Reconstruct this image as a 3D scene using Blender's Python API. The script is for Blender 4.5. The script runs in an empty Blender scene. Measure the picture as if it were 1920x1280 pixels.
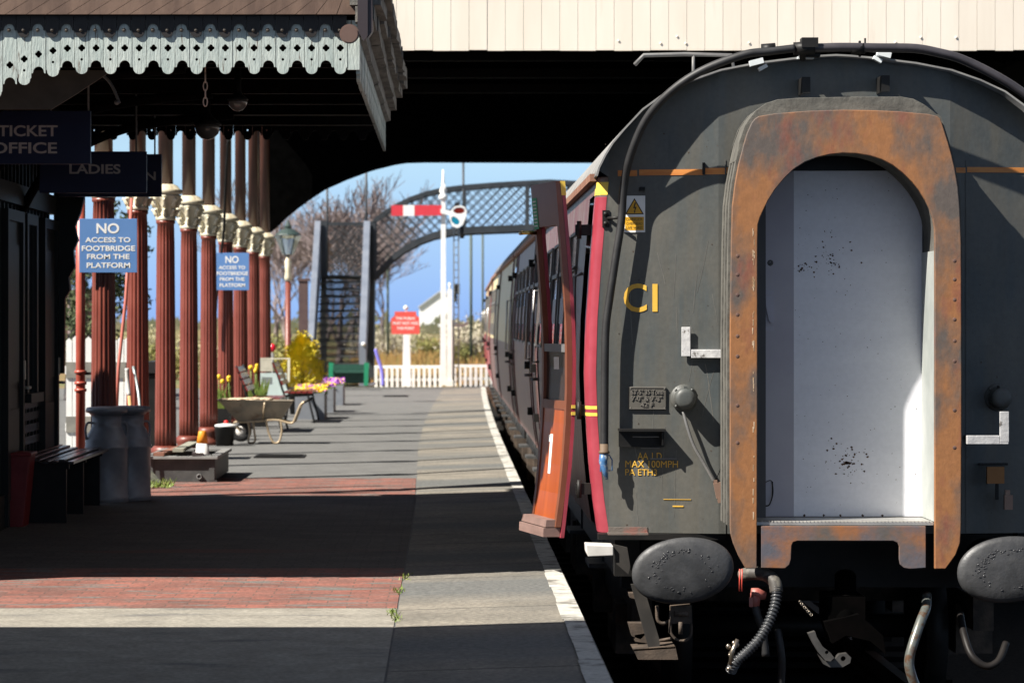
import bpy, bmesh, math, random
from mathutils import Vector, Matrix
from mathutils.geometry import tessellate_polygon
S = bpy.context.scene
COL = S.collection
R = math.radians
# ---------------------------------------------------------------- camera, sky, sun, exposure
F, VX, VY, EYE = 5700.0, 840.0, 605.0, 1.48      # focal length and vanishing point in photo pixels, eye height
cd = bpy.data.cameras.new("camera")
cam = bpy.data.objects.new("camera", cd)
COL.objects.link(cam)
cam.location = (0, 0, EYE)
cam.rotation_euler = (R(90), 0, 0)
cd.sensor_width = 36
cd.lens = 36 * F / 1920
cd.shift_x = (960 - VX) / 1920
cd.shift_y = (VY - 640) / 1920
cd.clip_start, cd.clip_end = 0.2, 6000
cd.dof.use_dof = True
cd.dof.focus_distance = 16.9
cd.dof.aperture_fstop = 5.6
S.camera = cam
LX, LY = 0.85, 0.45                               # light travels right and forward per metre it falls
w = bpy.data.worlds.new("World")
S.world = w
w.use_nodes = True
nt = w.node_tree
sky = nt.nodes.new("ShaderNodeTexSky")
sky.sky_type = 'NISHITA'
sky.sun_disc = False
sky.sun_elevation = math.atan(1 / math.hypot(LX, LY))
sky.sun_rotation = math.atan2(-LX, -LY)
sky.air_density = 1.0
sky.dust_density = 0.1
sky.ozone_density = 3.0
bg = nt.nodes["Background"]
bg.inputs[1].default_value = 0.05
tcw = nt.nodes.new("ShaderNodeTexCoord")
mpw = nt.nodes.new("ShaderNodeMapping")            # the low sky of the photograph is a clear blue: lift the lookup off the horizon haze
mpw.inputs["Location"].default_value = (0, 0, 0.20)
nt.links.new(tcw.outputs["Generated"], mpw.inputs[0])
nt.links.new(mpw.outputs[0], sky.inputs[0])
sepw = nt.nodes.new("ShaderNodeSeparateXYZ")
nt.links.new(tcw.outputs["Generated"], sepw.inputs[0])
hz = nt.nodes.new("ShaderNodeValToRGB")            # the pale band of sky above the horizon
hz.color_ramp.elements[0].position = 0.0
hz.color_ramp.elements[0].color = (.80, 1.06, 1.6, 1)
hz.color_ramp.elements[1].position = 0.30
hz.color_ramp.elements[1].color = (1, 1, 1, 1)
e = hz.color_ramp.elements.new(0.055); e.color = (1.60, 1.92, 1.85, 1)
e = hz.color_ramp.elements.new(0.13); e.color = (1.2, 1.2, 1.2, 1)
nt.links.new(sepw.outputs[2], hz.inputs[0])
mxw = nt.nodes.new("ShaderNodeMix"); mxw.data_type = 'RGBA'; mxw.blend_type = 'MULTIPLY'; mxw.inputs[0].default_value = 1
hsw = nt.nodes.new("ShaderNodeHueSaturation"); hsw.inputs["Saturation"].default_value = 0.6   # broken cloud overhead greys the skylight
nt.links.new(sky.outputs[0], hsw.inputs["Color"])
nt.links.new(hsw.outputs[0], mxw.inputs[6]); nt.links.new(hz.outputs[0], mxw.inputs[7])
nt.links.new(mxw.outputs[2], bg.inputs[0])
sl = bpy.data.lights.new("sun", 'SUN')
sl.energy = 5.0
sl.angle = R(0.53)
sl.color = (1.0, 0.94, 0.85)
sun = bpy.data.objects.new("sun", sl)
COL.objects.link(sun)
sun.location = (-20, -10, 30)
sun.rotation_euler = Vector((LX, LY, -1)).to_track_quat('-Z', 'Y').to_euler()
S.view_settings.view_transform = 'Standard'
S.view_settings.look = 'None'
S.view_settings.exposure = 1.15
S.view_settings.gamma = 1

# ---------------------------------------------------------------- helpers
def P(x, y, D):
    return Vector(((x - VX) * D / F, D, EYE - (y - VY) * D / F))
def GX(x, D): return (x - VX) * D / F
def GZ(y, D): return EYE - (y - VY) * D / F

MATS = {}
def mat(name, c, c2=None, scale=6, lo=.38, hi=.62, rough=.6, metal=0, bump=0, bscale=80, stretch=(1, 1, 1),
        speck=0, c3=None, s3=3, lo3=.55, hi3=.65, stretch3=(1, 1, 1), trans=0, spec=None, rvar=0, coat=0):
    if name in MATS: return MATS[name]
    m = bpy.data.materials.new(name)
    m.use_nodes = True
    t = m.node_tree
    b = t.nodes["Principled BSDF"]
    b.inputs["Roughness"].default_value = rough
    b.inputs["Metallic"].default_value = metal
    if spec is not None: b.inputs["Specular IOR Level"].default_value = spec
    if coat:
        b.inputs["Coat Weight"].default_value = coat
        b.inputs["Coat Roughness"].default_value = .15
    if trans: b.inputs["Transmission Weight"].default_value = trans
    tc = t.nodes.new("ShaderNodeTexCoord")
    def noise(sc, st, det=6):
        mp = t.nodes.new("ShaderNodeMapping")
        mp.inputs["Scale"].default_value = st
        t.links.new(tc.outputs["Object"], mp.inputs[0])
        n = t.nodes.new("ShaderNodeTexNoise")
        n.inputs["Scale"].default_value = sc
        n.inputs["Detail"].default_value = det
        n.inputs["Roughness"].default_value = .6
        t.links.new(mp.outputs[0], n.inputs["Vector"])
        return n
    def ramp(n, a, bb, ca, cb):
        r = t.nodes.new("ShaderNodeValToRGB")
        r.color_ramp.elements[0].position = a
        r.color_ramp.elements[1].position = bb
        r.color_ramp.elements[0].color = (*ca, 1)
        r.color_ramp.elements[1].color = (*cb, 1)
        t.links.new(n.outputs["Fac"], r.inputs[0])
        return r
    if c2 is None: c2 = tuple(min(1, k * 1.18) for k in c); lo, hi = .3, .7
    n1 = noise(scale, stretch)
    out = ramp(n1, lo, hi, c, c2).outputs[0]
    if c3 is not None:
        r3 = ramp(noise(s3, stretch3, 8), lo3, hi3, (0, 0, 0), (1, 1, 1))
        mx = t.nodes.new("ShaderNodeMix")
        mx.data_type = 'RGBA'
        mx.inputs[7].default_value = (*c3, 1)
        t.links.new(r3.outputs[0], mx.inputs[0])
        t.links.new(out, mx.inputs[6])
        out = mx.outputs[2]
    if speck:
        rs = ramp(noise(38, (1, 1, 1), 10), .3, .7, (1 - speck,) * 3, (1 + speck,) * 3)
        ms = t.nodes.new("ShaderNodeMix"); ms.data_type = 'RGBA'; ms.blend_type = 'MULTIPLY'; ms.inputs[0].default_value = 1
        t.links.new(out, ms.inputs[6]); t.links.new(rs.outputs[0], ms.inputs[7]); out = ms.outputs[2]
    t.links.new(out, b.inputs["Base Color"])
    if rvar:
        rr = ramp(noise(scale * 2.3, stretch), .3, .7, (rough - rvar,) * 3, (rough + rvar,) * 3)
        t.links.new(rr.outputs[0], b.inputs["Roughness"])
    if bump:
        bp = t.nodes.new("ShaderNodeBump")
        bp.inputs["Strength"].default_value = bump
        bp.inputs["Distance"].default_value = .01
        t.links.new(noise(bscale, stretch).outputs["Fac"], bp.inputs["Height"])
        t.links.new(bp.outputs[0], b.inputs["Normal"])
    m["bsdf"] = b.name
    MATS[name] = m
    return m

def brickmat(name, c1, c2, mortar, bw, bh, msize, rough=.8, offset=.5, bands=None, rot=0, bias=0, bump=.3):
    m = bpy.data.materials.new(name)
    m.use_nodes = True
    t = m.node_tree
    b = t.nodes["Principled BSDF"]
    b.inputs["Roughness"].default_value = rough
    tc = t.nodes.new("ShaderNodeTexCoord")
    mp = t.nodes.new("ShaderNodeMapping")
    mp.inputs["Rotation"].default_value = (0, 0, rot)
    mp.inputs["Location"].default_value = (17, 0, 0)
    t.links.new(tc.outputs["Object"], mp.inputs[0])
    # slight wander of the courses
    nz = t.nodes.new("ShaderNodeTexNoise"); nz.inputs["Scale"].default_value = 1.2
    t.links.new(mp.outputs[0], nz.inputs["Vector"])
    sub = t.nodes.new("ShaderNodeVectorMath"); sub.operation = 'SCALE'; sub.inputs[3].default_value = .03
    t.links.new(nz.outputs["Color"], sub.inputs[0])
    add = t.nodes.new("ShaderNodeVectorMath"); add.operation = 'ADD'
    t.links.new(mp.outputs[0], add.inputs[0]); t.links.new(sub.outputs[0], add.inputs[1])
    br = t.nodes.new("ShaderNodeTexBrick")
    br.inputs["Scale"].default_value = 1
    br.inputs["Brick Width"].default_value = bw
    br.inputs["Row Height"].default_value = bh
    br.inputs["Mortar Size"].default_value = msize
    br.inputs["Mortar Smooth"].default_value = .3
    br.inputs["Bias"].default_value = bias
    br.offset = offset
    br.inputs["Color1"].default_value = (*c1, 1)
    br.inputs["Color2"].default_value = (*c2, 1)
    br.inputs["Mortar"].default_value = (*mortar, 1)
    t.links.new(add.outputs[0], br.inputs["Vector"])
    out = br.outputs["Color"]
    n = t.nodes.new("ShaderNodeTexNoise"); n.inputs["Scale"].default_value = 2.2; n.inputs["Detail"].default_value = 8
    t.links.new(mp.outputs[0], n.inputs["Vector"])
    rp = t.nodes.new("ShaderNodeValToRGB")
    rp.color_ramp.elements[0].position = .35; rp.color_ramp.elements[1].position = .7
    rp.color_ramp.elements[0].color = (.72, .72, .72, 1); rp.color_ramp.elements[1].color = (1.12, 1.1, 1.08, 1)
    t.links.new(n.outputs["Fac"], rp.inputs[0])
    mx = t.nodes.new("ShaderNodeMix"); mx.data_type = 'RGBA'; mx.blend_type = 'MULTIPLY'; mx.inputs[0].default_value = 1
    t.links.new(out, mx.inputs[6]); t.links.new(rp.outputs[0], mx.inputs[7])
    out = mx.outputs[2]
    if bands:
        col, sc, lo, hi, st = bands
        mp2 = t.nodes.new("ShaderNodeMapping"); mp2.inputs["Scale"].default_value = st
        t.links.new(tc.outputs["Object"], mp2.inputs[0])
        n2 = t.nodes.new("ShaderNodeTexNoise"); n2.inputs["Scale"].default_value = sc; n2.inputs["Detail"].default_value = 5
        t.links.new(mp2.outputs[0], n2.inputs["Vector"])
        r2 = t.nodes.new("ShaderNodeValToRGB")
        r2.color_ramp.elements[0].position = lo; r2.color_ramp.elements[1].position = hi
        t.links.new(n2.outputs["Fac"], r2.inputs[0])
        m2 = t.nodes.new("ShaderNodeMix"); m2.data_type = 'RGBA'; m2.inputs[7].default_value = (*col, 1)
        t.links.new(r2.outputs[0], m2.inputs[0]); t.links.new(out, m2.inputs[6])
        out = m2.outputs[2]
    ns = t.nodes.new("ShaderNodeTexNoise"); ns.inputs["Scale"].default_value = 38; ns.inputs["Detail"].default_value = 10
    t.links.new(mp.outputs[0], ns.inputs["Vector"])
    rs = t.nodes.new("ShaderNodeValToRGB")
    rs.color_ramp.elements[0].position = .32; rs.color_ramp.elements[1].position = .68
    rs.color_ramp.elements[0].color = (.7, .7, .7, 1); rs.color_ramp.elements[1].color = (1.3, 1.3, 1.28, 1)
    t.links.new(ns.outputs["Fac"], rs.inputs[0])
    ms = t.nodes.new("ShaderNodeMix"); ms.data_type = 'RGBA'; ms.blend_type = 'MULTIPLY'; ms.inputs[0].default_value = 1
    t.links.new(out, ms.inputs[6]); t.links.new(rs.outputs[0], ms.inputs[7]); out = ms.outputs[2]
    t.links.new(out, b.inputs["Base Color"])
    bp = t.nodes.new("ShaderNodeBump"); bp.inputs["Strength"].default_value = bump; bp.inputs["Distance"].default_value = .01
    inv = t.nodes.new("ShaderNodeMath"); inv.operation = 'SUBTRACT'; inv.inputs[0].default_value = 1
    t.links.new(br.outputs["Fac"], inv.inputs[1])
    n3 = t.nodes.new("ShaderNodeTexNoise"); n3.inputs["Scale"].default_value = 90
    t.links.new(mp.outputs[0], n3.inputs["Vector"])
    ad = t.nodes.new("ShaderNodeMath"); ad.operation = 'ADD'
    t.links.new(inv.outputs[0], ad.inputs[0]); t.links.new(n3.outputs["Fac"], ad.inputs[1])
    t.links.new(ad.outputs[0], bp.inputs["Height"])
    t.links.new(bp.outputs[0], b.inputs["Normal"])
    MATS[name] = m
    return m

def woff(o):
    v = Vector((0, 0, 0))
    while o is not None:
        v += o.location
        o = o.parent
    return v

class MB:
    def __init__(s): s.v = []; s.f = []; s.s = []
    def add(s, vs, fs, smooth=False):
        k = len(s.v)
        s.v += [tuple(v) for v in vs]
        s.f += [tuple(i + k for i in f) for f in fs]
        s.s += [smooth] * len(fs)
        return s
    def box(s, x0, x1, y0, y1, z0, z1):
        return s.add([(x, y, z) for x in (x0, x1) for y in (y0, y1) for z in (z0, z1)],
              [(0, 1, 3, 2), (4, 6, 7, 5), (0, 4, 5, 1), (2, 3, 7, 6), (0, 2, 6, 4), (1, 5, 7, 3)])
    def obox(s, c, size, rot=None):
        c = Vector(c); rot = rot or Matrix.Identity(3)
        vs = [c + rot @ Vector((x * size[0] / 2, y * size[1] / 2, z * size[2] / 2)) for x in (-1, 1) for y in (-1, 1) for z in (-1, 1)]
        return s.add(vs, [(0, 1, 3, 2), (4, 6, 7, 5), (0, 4, 5, 1), (2, 3, 7, 6), (0, 2, 6, 4), (1, 5, 7, 3)])
    def tube(s, pts, r, n=8, closed=False, caps=True):
        pts = [Vector(p) for p in pts]
        m = len(pts)
        rs = r if isinstance(r, (list, tuple)) else [r] * m
        def tan(i):
            if closed: return (pts[(i + 1) % m] - pts[i - 1]).normalized()
            return (pts[min(i + 1, m - 1)] - pts[max(i - 1, 0)]).normalized()
        t0 = tan(0)
        ref = Vector((0, 0, 1)) if abs(t0.z) < .9 else Vector((0, 1, 0))
        u = t0.cross(ref).normalized()
        vs = []
        for i in range(m):
            t = tan(i)
            u = (u - t * u.dot(t)).normalized()
            w_ = t.cross(u)
            for k in range(n):
                a = 2 * math.pi * (k + .5) / n
                vs.append(pts[i] + (u * math.cos(a) + w_ * math.sin(a)) * rs[i])
        fs = []
        for i in range(m if closed else m - 1):
            j = (i + 1) % m
            for k in range(n):
                l = (k + 1) % n
                fs.append((i * n + k, i * n + l, j * n + l, j * n + k))
        s.add(vs, fs, n > 4)
        if caps and not closed:
            b = len(s.v) - m * n
            s.f.append(tuple(b + k for k in range(n))); s.s.append(False)
            s.f.append(tuple(b + (m - 1) * n + k for k in reversed(range(n)))); s.s.append(False)
        return s
    def cyl(s, p0, p1, r0, r1=None, n=12): return s.tube([p0, p1], [r0, r0 if r1 is None else r1], n)
    def lathe(s, c, prof, n=24, mod=None, axis=2, smooth=True):
        c = Vector(c); vs = []; fs = []; m = len(prof)
        for i, (r, z) in enumerate(prof):
            for k in range(n):
                a = 2 * math.pi * k / n
                rr = r * (mod(a, i) if mod else 1)
                p = (rr * math.cos(a), rr * math.sin(a), z)
                if axis == 1: p = (p[0], z, p[1])
                elif axis == 0: p = (z, p[0], p[1])
                vs.append(c + Vector(p))
        for i in range(m - 1):
            for k in range(n):
                l = (k + 1) % n
                fs.append((i * n + k, i * n + l, (i + 1) * n + l, (i + 1) * n + k))
        s.add(vs, fs, smooth)
        b = len(s.v) - m * n
        for i in (0, m - 1):
            if prof[i][0] > 1e-5:
                s.f.append(tuple(b + i * n + k for k in range(n))); s.s.append(False)
        return s
    def ball(s, c, r, n=12, sz=(1, 1, 1)):
        c = Vector(c); k0 = len(s.v)
        h = max(4, n // 2)
        s.lathe((0, 0, 0), [(r * math.sin(math.pi * i / h) + 1e-6, -r * math.cos(math.pi * i / h)) for i in range(h + 1)], n)
        for i in range(k0, len(s.v)):
            v = s.v[i]; s.v[i] = (c[0] + v[0] * sz[0], c[1] + v[1] * sz[1], c[2] + v[2] * sz[2])
        return s
    def prism(s, outer, holes, fn, w0, w1, smooth=False):
        """outline (u,v) with holes, thickened from w0 to w1; fn(u,v,w) -> xyz"""
        polys = [outer] + list(holes)
        tri = tessellate_polygon([[Vector((u, v, 0)) for u, v in p] for p in polys])
        flat = [q for p in polys for q in p]; n = len(flat)
        vs = [fn(u, v, w0) for u, v in flat] + [fn(u, v, w1) for u, v in flat]
        fs = [tuple(t) for t in tri] + [tuple(i + n for i in reversed(t)) for t in tri]
        s.add(vs, fs)
        b = len(s.v) - 2 * n; k = 0
        for p in polys:
            m = len(p)
            for i in range(m):
                j = (i + 1) % m
                s.f.append((b + k + i, b + k + j, b + k + j + n, b + k + i + n)); s.s.append(smooth)
            k += m
        return s
    def px(s, outer, holes, D, y0, y1):
        """outline in photo pixels as it lies at depth D, thickened from y0 to y1"""
        return s.prism(outer, holes, lambda u, v, w_: Vector((GX(u, D), w_, GZ(v, D))), y0, y1)
    def build(s, name, m, parent=None, bevel=0, norm=True, weld=False):
        off = woff(parent)
        bm = bmesh.new()
        bv = [bm.verts.new(Vector(v) - off) for v in s.v]
        for f, sm in zip(s.f, s.s):
            try:
                fc = bm.faces.new([bv[i] for i in f]); fc.smooth = sm
            except ValueError: pass
        if weld: bmesh.ops.remove_doubles(bm, verts=bm.verts, dist=1e-4)
        if norm: bmesh.ops.recalc_face_normals(bm, faces=bm.faces)
        if bevel:
            es = [e for e in bm.edges if len(e.link_faces) == 2 and e.calc_face_angle(0) > .6]
            bmesh.ops.bevel(bm, geom=es, offset=bevel, segments=2, affect='EDGES', profile=.5, clamp_overlap=True)
        me = bpy.data.meshes.new(name)
        bm.to_mesh(me); bm.free()
        me.materials.append(m)
        o = bpy.data.objects.new(name, me)
        COL.objects.link(o)
        if parent: o.parent = parent
        return o

    def each(s, name, m, parent=None, gap=.004, **kw):
        """builds every separate piece as a part of its own (islands that touch stay together)"""
        par = list(range(len(s.v)))
        def fd(i):
            while par[i] != i: par[i] = par[par[i]]; i = par[i]
            return i
        for f in s.f:
            for i in f[1:]: par[fd(i)] = fd(f[0])
        g = {}
        for k, f in enumerate(s.f): g.setdefault(fd(f[0]), []).append(k)
        gl = []
        for fs in g.values():
            ii = {i for k in fs for i in s.f[k]}
            lo = [min(s.v[i][a] for i in ii) - gap for a in range(3)]; hi = [max(s.v[i][a] for i in ii) + gap for a in range(3)]
            fs = list(fs)
            for q in [q for q in gl if all(q[0][a] <= hi[a] and q[1][a] >= lo[a] for a in range(3))]:
                gl.remove(q); fs += q[2]; lo = [min(lo[a], q[0][a]) for a in range(3)]; hi = [max(hi[a], q[1][a]) for a in range(3)]
            gl.append((lo, hi, fs))
        out = []
        for lo, hi, fs in gl:
            n = MB(); mp = {}
            for k in sorted(fs):
                n.f.append(tuple(mp.setdefault(i, len(mp)) for i in s.f[k])); n.s.append(s.s[k])
            n.v = [None] * len(mp)
            for i, j in mp.items(): n.v[j] = s.v[i]
            out.append(n.build(name, m, parent, **kw))
        return out

def tag(o, label, cat, group=None, kind=None):
    if label: o["label"] = label
    if cat: o["category"] = cat
    if group: o["group"] = group
    if kind: o["kind"] = kind
    return o
def thing(name, loc, label, cat, group=None):
    o = bpy.data.objects.new(name, None)
    COL.objects.link(o)
    o.location = loc
    o.empty_display_size = .1
    return tag(o, label, cat, group)
def struct(o, kind="structure"):
    o["kind"] = kind
    return o
def copy_tree(o, parent=None):
    c = o.copy(); COL.objects.link(c)
    if parent: c.parent = parent
    for ch in [x for x in bpy.data.objects if x.parent == o]: copy_tree(ch, c)
    return c
def again(o, loc, label, rz=0, group=None):
    c = copy_tree(o); c.location = loc; c.rotation_euler.z = rz; c["label"] = label
    if group: c["group"] = group
    return c

def text_verts(s, bold=0.0):
    cu = bpy.data.curves.new("t", 'FONT')
    cu.body = s; cu.size = 1; cu.offset = bold; cu.resolution_u = 4; cu.fill_mode = 'FRONT'
    ob = bpy.data.objects.new("t", cu); COL.objects.link(ob)
    dg = bpy.context.evaluated_depsgraph_get()
    me = ob.evaluated_get(dg).to_mesh()
    vs = [v.co.copy() for v in me.vertices]; fs = [tuple(p.vertices) for p in me.polygons]
    ob.evaluated_get(dg).to_mesh_clear()
    bpy.data.objects.remove(ob); bpy.data.curves.remove(cu)
    return vs, fs
def lettering(mb, s, x0, x1, z0, z1, y, bold=0.01, depth=.002, fn=None):
    """flat letters filling the rectangle x0..x1, z0..z1 on the plane Y = y (they face the camera side), standing `depth` proud"""
    vs, fs = text_verts(s, bold)
    ax = min(v.x for v in vs); bx = max(v.x for v in vs); az = min(v.y for v in vs); bz = max(v.y for v in vs)
    fn = fn or (lambda u, v, w_: Vector((u, y - w_, v)))
    q = [(x0 + (v.x - ax) / (bx - ax) * (x1 - x0), z0 + (v.y - az) / (bz - az) * (z1 - z0)) for v in vs]
    n = len(q)
    mb.add([fn(u, v, depth) for u, v in q], fs)
    if depth > .0015:
        # side walls on boundary edges
        cnt = {}
        for f in fs:
            for i in range(len(f)):
                e = (f[i], f[(i + 1) % len(f)]); k = (min(e), max(e)); cnt[k] = cnt.get(k, 0) + 1
        b = len(mb.v) - n
        mb.v += [tuple(fn(u, v, 0)) for u, v in q]
        for (i, j), c in cnt.items():
            if c == 1: mb.f.append((b + i, b + j, b + j + n, b + i + n)); mb.s.append(False)
    return mb
def pxtext(mb, s, xa, xb, ytop, ybot, D, y=None, bold=.01, depth=.002):
    return lettering(mb, s, GX(xa, D), GX(xb, D), GZ(ybot, D), GZ(ytop, D), D if y is None else y, bold, depth)

def curve(pts, n=6):
    """Catmull-Rom through the points"""
    pts = [Vector(p) for p in pts]; out = []
    for i in range(len(pts) - 1):
        p0 = pts[max(i - 1, 0)]; p1 = pts[i]; p2 = pts[i + 1]; p3 = pts[min(i + 2, len(pts) - 1)]
        for k in range(n):
            t = k / n
            out.append(.5 * ((2 * p1) + (p2 - p0) * t + (2 * p0 - 5 * p1 + 4 * p2 - p3) * t * t + (3 * p1 - p0 - 3 * p2 + p3) * t ** 3))
    out.append(pts[-1])
    return out
def lattice(mb, u0, u1, lo, hi, step, wd, fn, th=.012):
    """crossing diagonal bars clipped to lo(u) <= v <= hi(u); fn(u, v, w) -> xyz"""
    vmin = min(lo(u0 + (u1 - u0) * i / 40) for i in range(41)); vmax = max(hi(u0 + (u1 - u0) * i / 40) for i in range(41))
    for sgn in (1, -1):
        c = -(u1 - u0) - (vmax - vmin)
        while c < (u1 - u0) + (vmax - vmin):
            run = None; du = (u1 - u0) / 240
            for i in range(241):
                u = u0 + du * i
                v = (vmin if sgn > 0 else vmax) + sgn * (u - u0 - c)
                inside = lo(u) <= v <= hi(u)
                if inside and run is None: run = (u, v)
                if run is not None and (not inside or i == 240):
                    a = Vector(fn(run[0], run[1], th * sgn * .6)); b = Vector(fn(u, v, th * sgn * .6))
                    if (b - a).length > .05: mb.tube([a, b], wd, 4)
                    run = None
            c += step
    return mb
def leaves(mb, rng, c, rad, n, size, clump=0.5, nclump=14, flat=False):
    """small leaf faces gathered in clumps through an ellipsoid"""
    c = Vector(c)
    cl = []
    for i in range(nclump):
        d = Vector((rng.gauss(0, 1), rng.gauss(0, 1), rng.gauss(0, 1))).normalized() * rng.uniform(.35, 1) ** .6
        cl.append(Vector((d.x * rad[0], d.y * rad[1], d.z * rad[2])))
    for i in range(n):
        k = rng.choice(cl)
        p = c + k + Vector((rng.gauss(0, rad[0]), rng.gauss(0, rad[1]), rng.gauss(0, rad[2]))) * clump * .5
        a = Vector((rng.gauss(0, 1), rng.gauss(0, 1), rng.gauss(0, 1))).normalized()
        b = a.orthogonal().normalized()
        if rng.random() < .5: b = a.cross(b)
        s = size * rng.uniform(.6, 1.4)
        mb.add([p - a * s, p + b * s * .5, p + a * s, p - b * s * .5], [(0, 1, 2, 3)])
    return mb
# ---------------------------------------------------------------- materials
asphalt = mat("asphalt", (.105, .105, .102), (.15, .15, .144), 3, .3, .7, .9, bump=.5, bscale=160, c3=(.06, .06, .062), s3=1.2, lo3=.6, hi3=.72, stretch3=(.4, 2.5, 1), speck=.3)
nearasphalt = mat("pale_asphalt", (.20, .185, .155), (.30, .28, .235), 5, .3, .7, .9, bump=.5, bscale=160, c3=(.1, .1, .1), s3=2, lo3=.55, hi3=.75, stretch3=(.6, 2, 1), speck=.3)
paver = brickmat("brick_pavers", (.27, .10, .075), (.17, .085, .07), (.12, .072, .058), .21, .105, .005, .85, bands=((.13, .12, .11), 3.2, .56, .60, (.7, 2.6, 1)))
shadepaver = brickmat("canopy_shade_paving", (.075, .068, .064), (.095, .085, .078), (.05, .045, .042), .21, .105, .005, .85, bands=((.12, .06, .05), .8, .62, .7, (.5, 2, 1)))  # red pavers repeated in dark grey: the canopy's shade put into the colour
slab = brickmat("concrete_slabs", (.19, .175, .148), (.225, .205, .17), (.025, .025, .022), 60.0, .92, .012, .9, offset=.0, bands=((.11, .113, .109), .35, .45, .6, (.2, 1.6, 1)), bump=.35)
whiteline = mat("white_edge_paint", (.42, .41, .37), (.52, .51, .46), 4, .3, .7, .8, speck=.2, c3=(.17, .16, .14), s3=6, lo3=.5, hi3=.64, bump=.3, bscale=90)
darkpaint = mat("dark_green_paint", (.006, .008, .007), (.011, .014, .012), 3, rough=.45, spec=.3)
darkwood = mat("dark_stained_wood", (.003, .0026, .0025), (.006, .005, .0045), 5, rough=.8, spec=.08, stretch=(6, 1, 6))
brownwood = mat("brown_varnished_planks", (.10, .06, .042), (.16, .10, .07), 4, rough=.55, stretch=(3, .6, 1), bump=.15)
valpaint = mat("flaking_duck_egg_paint", (.33, .39, .37), (.43, .48, .45), 6, rough=.6, bump=.5, bscale=30, stretch=(2.5, 1, .5), c3=(.14, .12, .10), s3=20, lo3=.605, hi3=.64, stretch3=(2.2, 1, .22))
greywood = mat("weathered_grey_wood", (.10, .095, .085), (.2, .19, .17), 7, rough=.9, bump=.6, bscale=40, stretch=(2, .5, 2))
slate = mat("grey_slates", (.05, .052, .056), (.1, .1, .1), 4, rough=.8, bump=.3)
cream = mat("cream_board_paint", (.71, .64, .54), (.78, .71, .61), 1.2, rough=.5, stretch=(2, 1, .3), c3=(.64, .57, .47), s3=3, lo3=.6, hi3=.75, stretch3=(3, 1, .3))
red = mat("maroon_column_paint", (.15, .034, .022), (.20, .050, .033), 5, rough=.4, stretch=(1, 1, .4), c3=(.075, .028, .02), s3=2.5, lo3=.52, hi3=.75, stretch3=(1, 1, .3), rvar=.1)
pipered = mat("red_oxide_paint", (.32, .065, .045), (.4, .09, .06), 5, rough=.35)
gold = mat("cream_capital_paint", (.58, .52, .37), (.70, .65, .50), 14, rough=.45, c3=(.25, .17, .10), s3=9, lo3=.56, hi3=.72)
bluesign = mat("blue_enamel", (.10, .215, .47), (.12, .24, .50), 2, rough=.3)
navysign = mat("navy_enamel", (.012, .016, .045), (.016, .02, .055), 2, rough=.35)
white = mat("white_paint", (.72, .72, .70), (.8, .8, .78), 5, rough=.5)
greyletter = mat("off_white_lettering", (.42, .39, .36), rough=.5)
galv = mat("galvanised_steel", (.27, .275, .295), (.36, .365, .385), 6, rough=.42, metal=.15, bump=.08, bscale=25)
steelgrey = mat("grey_painted_steel", (.12, .12, .12), (.17, .165, .16), 6, rough=.5, bump=.1)
black = mat("black_iron", (.008, .008, .008), (.016, .015, .014), 6, rough=.5, spec=.25)
rubber = mat("black_rubber", (.013, .013, .014), (.024, .024, .025), 10, rough=.55)
glass = mat("dark_glass", (.015, .016, .018), rough=.08)
earth = mat("earth", (.05, .035, .025), (.09, .07, .05), 9, rough=1, bump=.6)
ballast = mat("track_ballast", (.009, .0085, .008), (.02, .018, .016), 22, rough=1, spec=.1, bump=1, bscale=40)
railsteel = mat("rusty_rail", (.09, .05, .03), (.14, .08, .05), 8, rough=.6, metal=.5)
grassm = mat("rough_grass", (.16, .13, .05), (.10, .12, .035), .35, .4, .6, 1, c3=(.22, .12, .045), s3=.15, lo3=.5, hi3=.62)
brass = mat("brass", (.5, .36, .12), rough=.3, metal=1)

# ---------------------------------------------------------------- ground, platform, track
def edgeX(Y): return .668 + (.16 * ((Y - 32) / 34) ** 2 if Y > 32 else 0)
YS = [-6, 0, 6, 10, 13, 15, 17, 19, 22, 25, 28, 32, 36, 40, 44, 48, 52, 56, 60, 64, 68.6]
YEND = 68.6
m = MB()
m.add([(-600, -60, -.95), (600, -60, -.95), (600, 2500, -.95), (-600, 2500, -.95)], [(0, 1, 2, 3)])
struct(m.build("ground", ballast, norm=False))
m = MB()   # field beyond the platform, level with it
m.add([(-600, YEND + .02, -.02), (.3, YEND + .02, -.02), (.6, 130, -.03), (600, 240, -.6), (600, 2400, .6), (-600, 2400, .6)], [(0, 1, 2, 3, 4, 5)])
struct(m.build("field", grassm, norm=False))
m = MB()   # platform body with its brick face
vs = []; fs = []
for Y in YS:
    e = edgeX(Y)
    vs += [(-14, Y, -.95), (-14, Y, 0), (-.27, Y, 0), (e, Y, .03), (e, Y, -.14), (e - .1, Y, -.18), (e - .1, Y, -.95)]
for i in range(len(YS) - 1):
    for k in range(6):
        a = i * 7 + k
        fs.append((a, a + 1, a + 8, a + 7))
fs.append(tuple(range(7))); fs.append(tuple(range((len(YS) - 1) * 7, len(YS) * 7)))
m.add(vs, fs)
struct(m.build("platform", asphalt))
def strip(name, ma, xa, xb, ya, yb, z):
    m = MB(); ys = [ya] + [y for y in YS if ya < y < yb] + [yb]; n = len(ys)
    def zz(x, Y): return z + (.03 * max(0, x + .27) / (edgeX(Y) + .27))
    for Y in ys:
        for f in (xa, xb):
            x = f(Y) if callable(f) else f
            m.v.append((x, Y, zz(x, Y)))
    for i in range(n - 1): m.f.append((2 * i, 2 * i + 1, 2 * i + 3, 2 * i + 2)); m.s.append(False)
    return struct(m.build(name, ma, norm=False))
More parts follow.
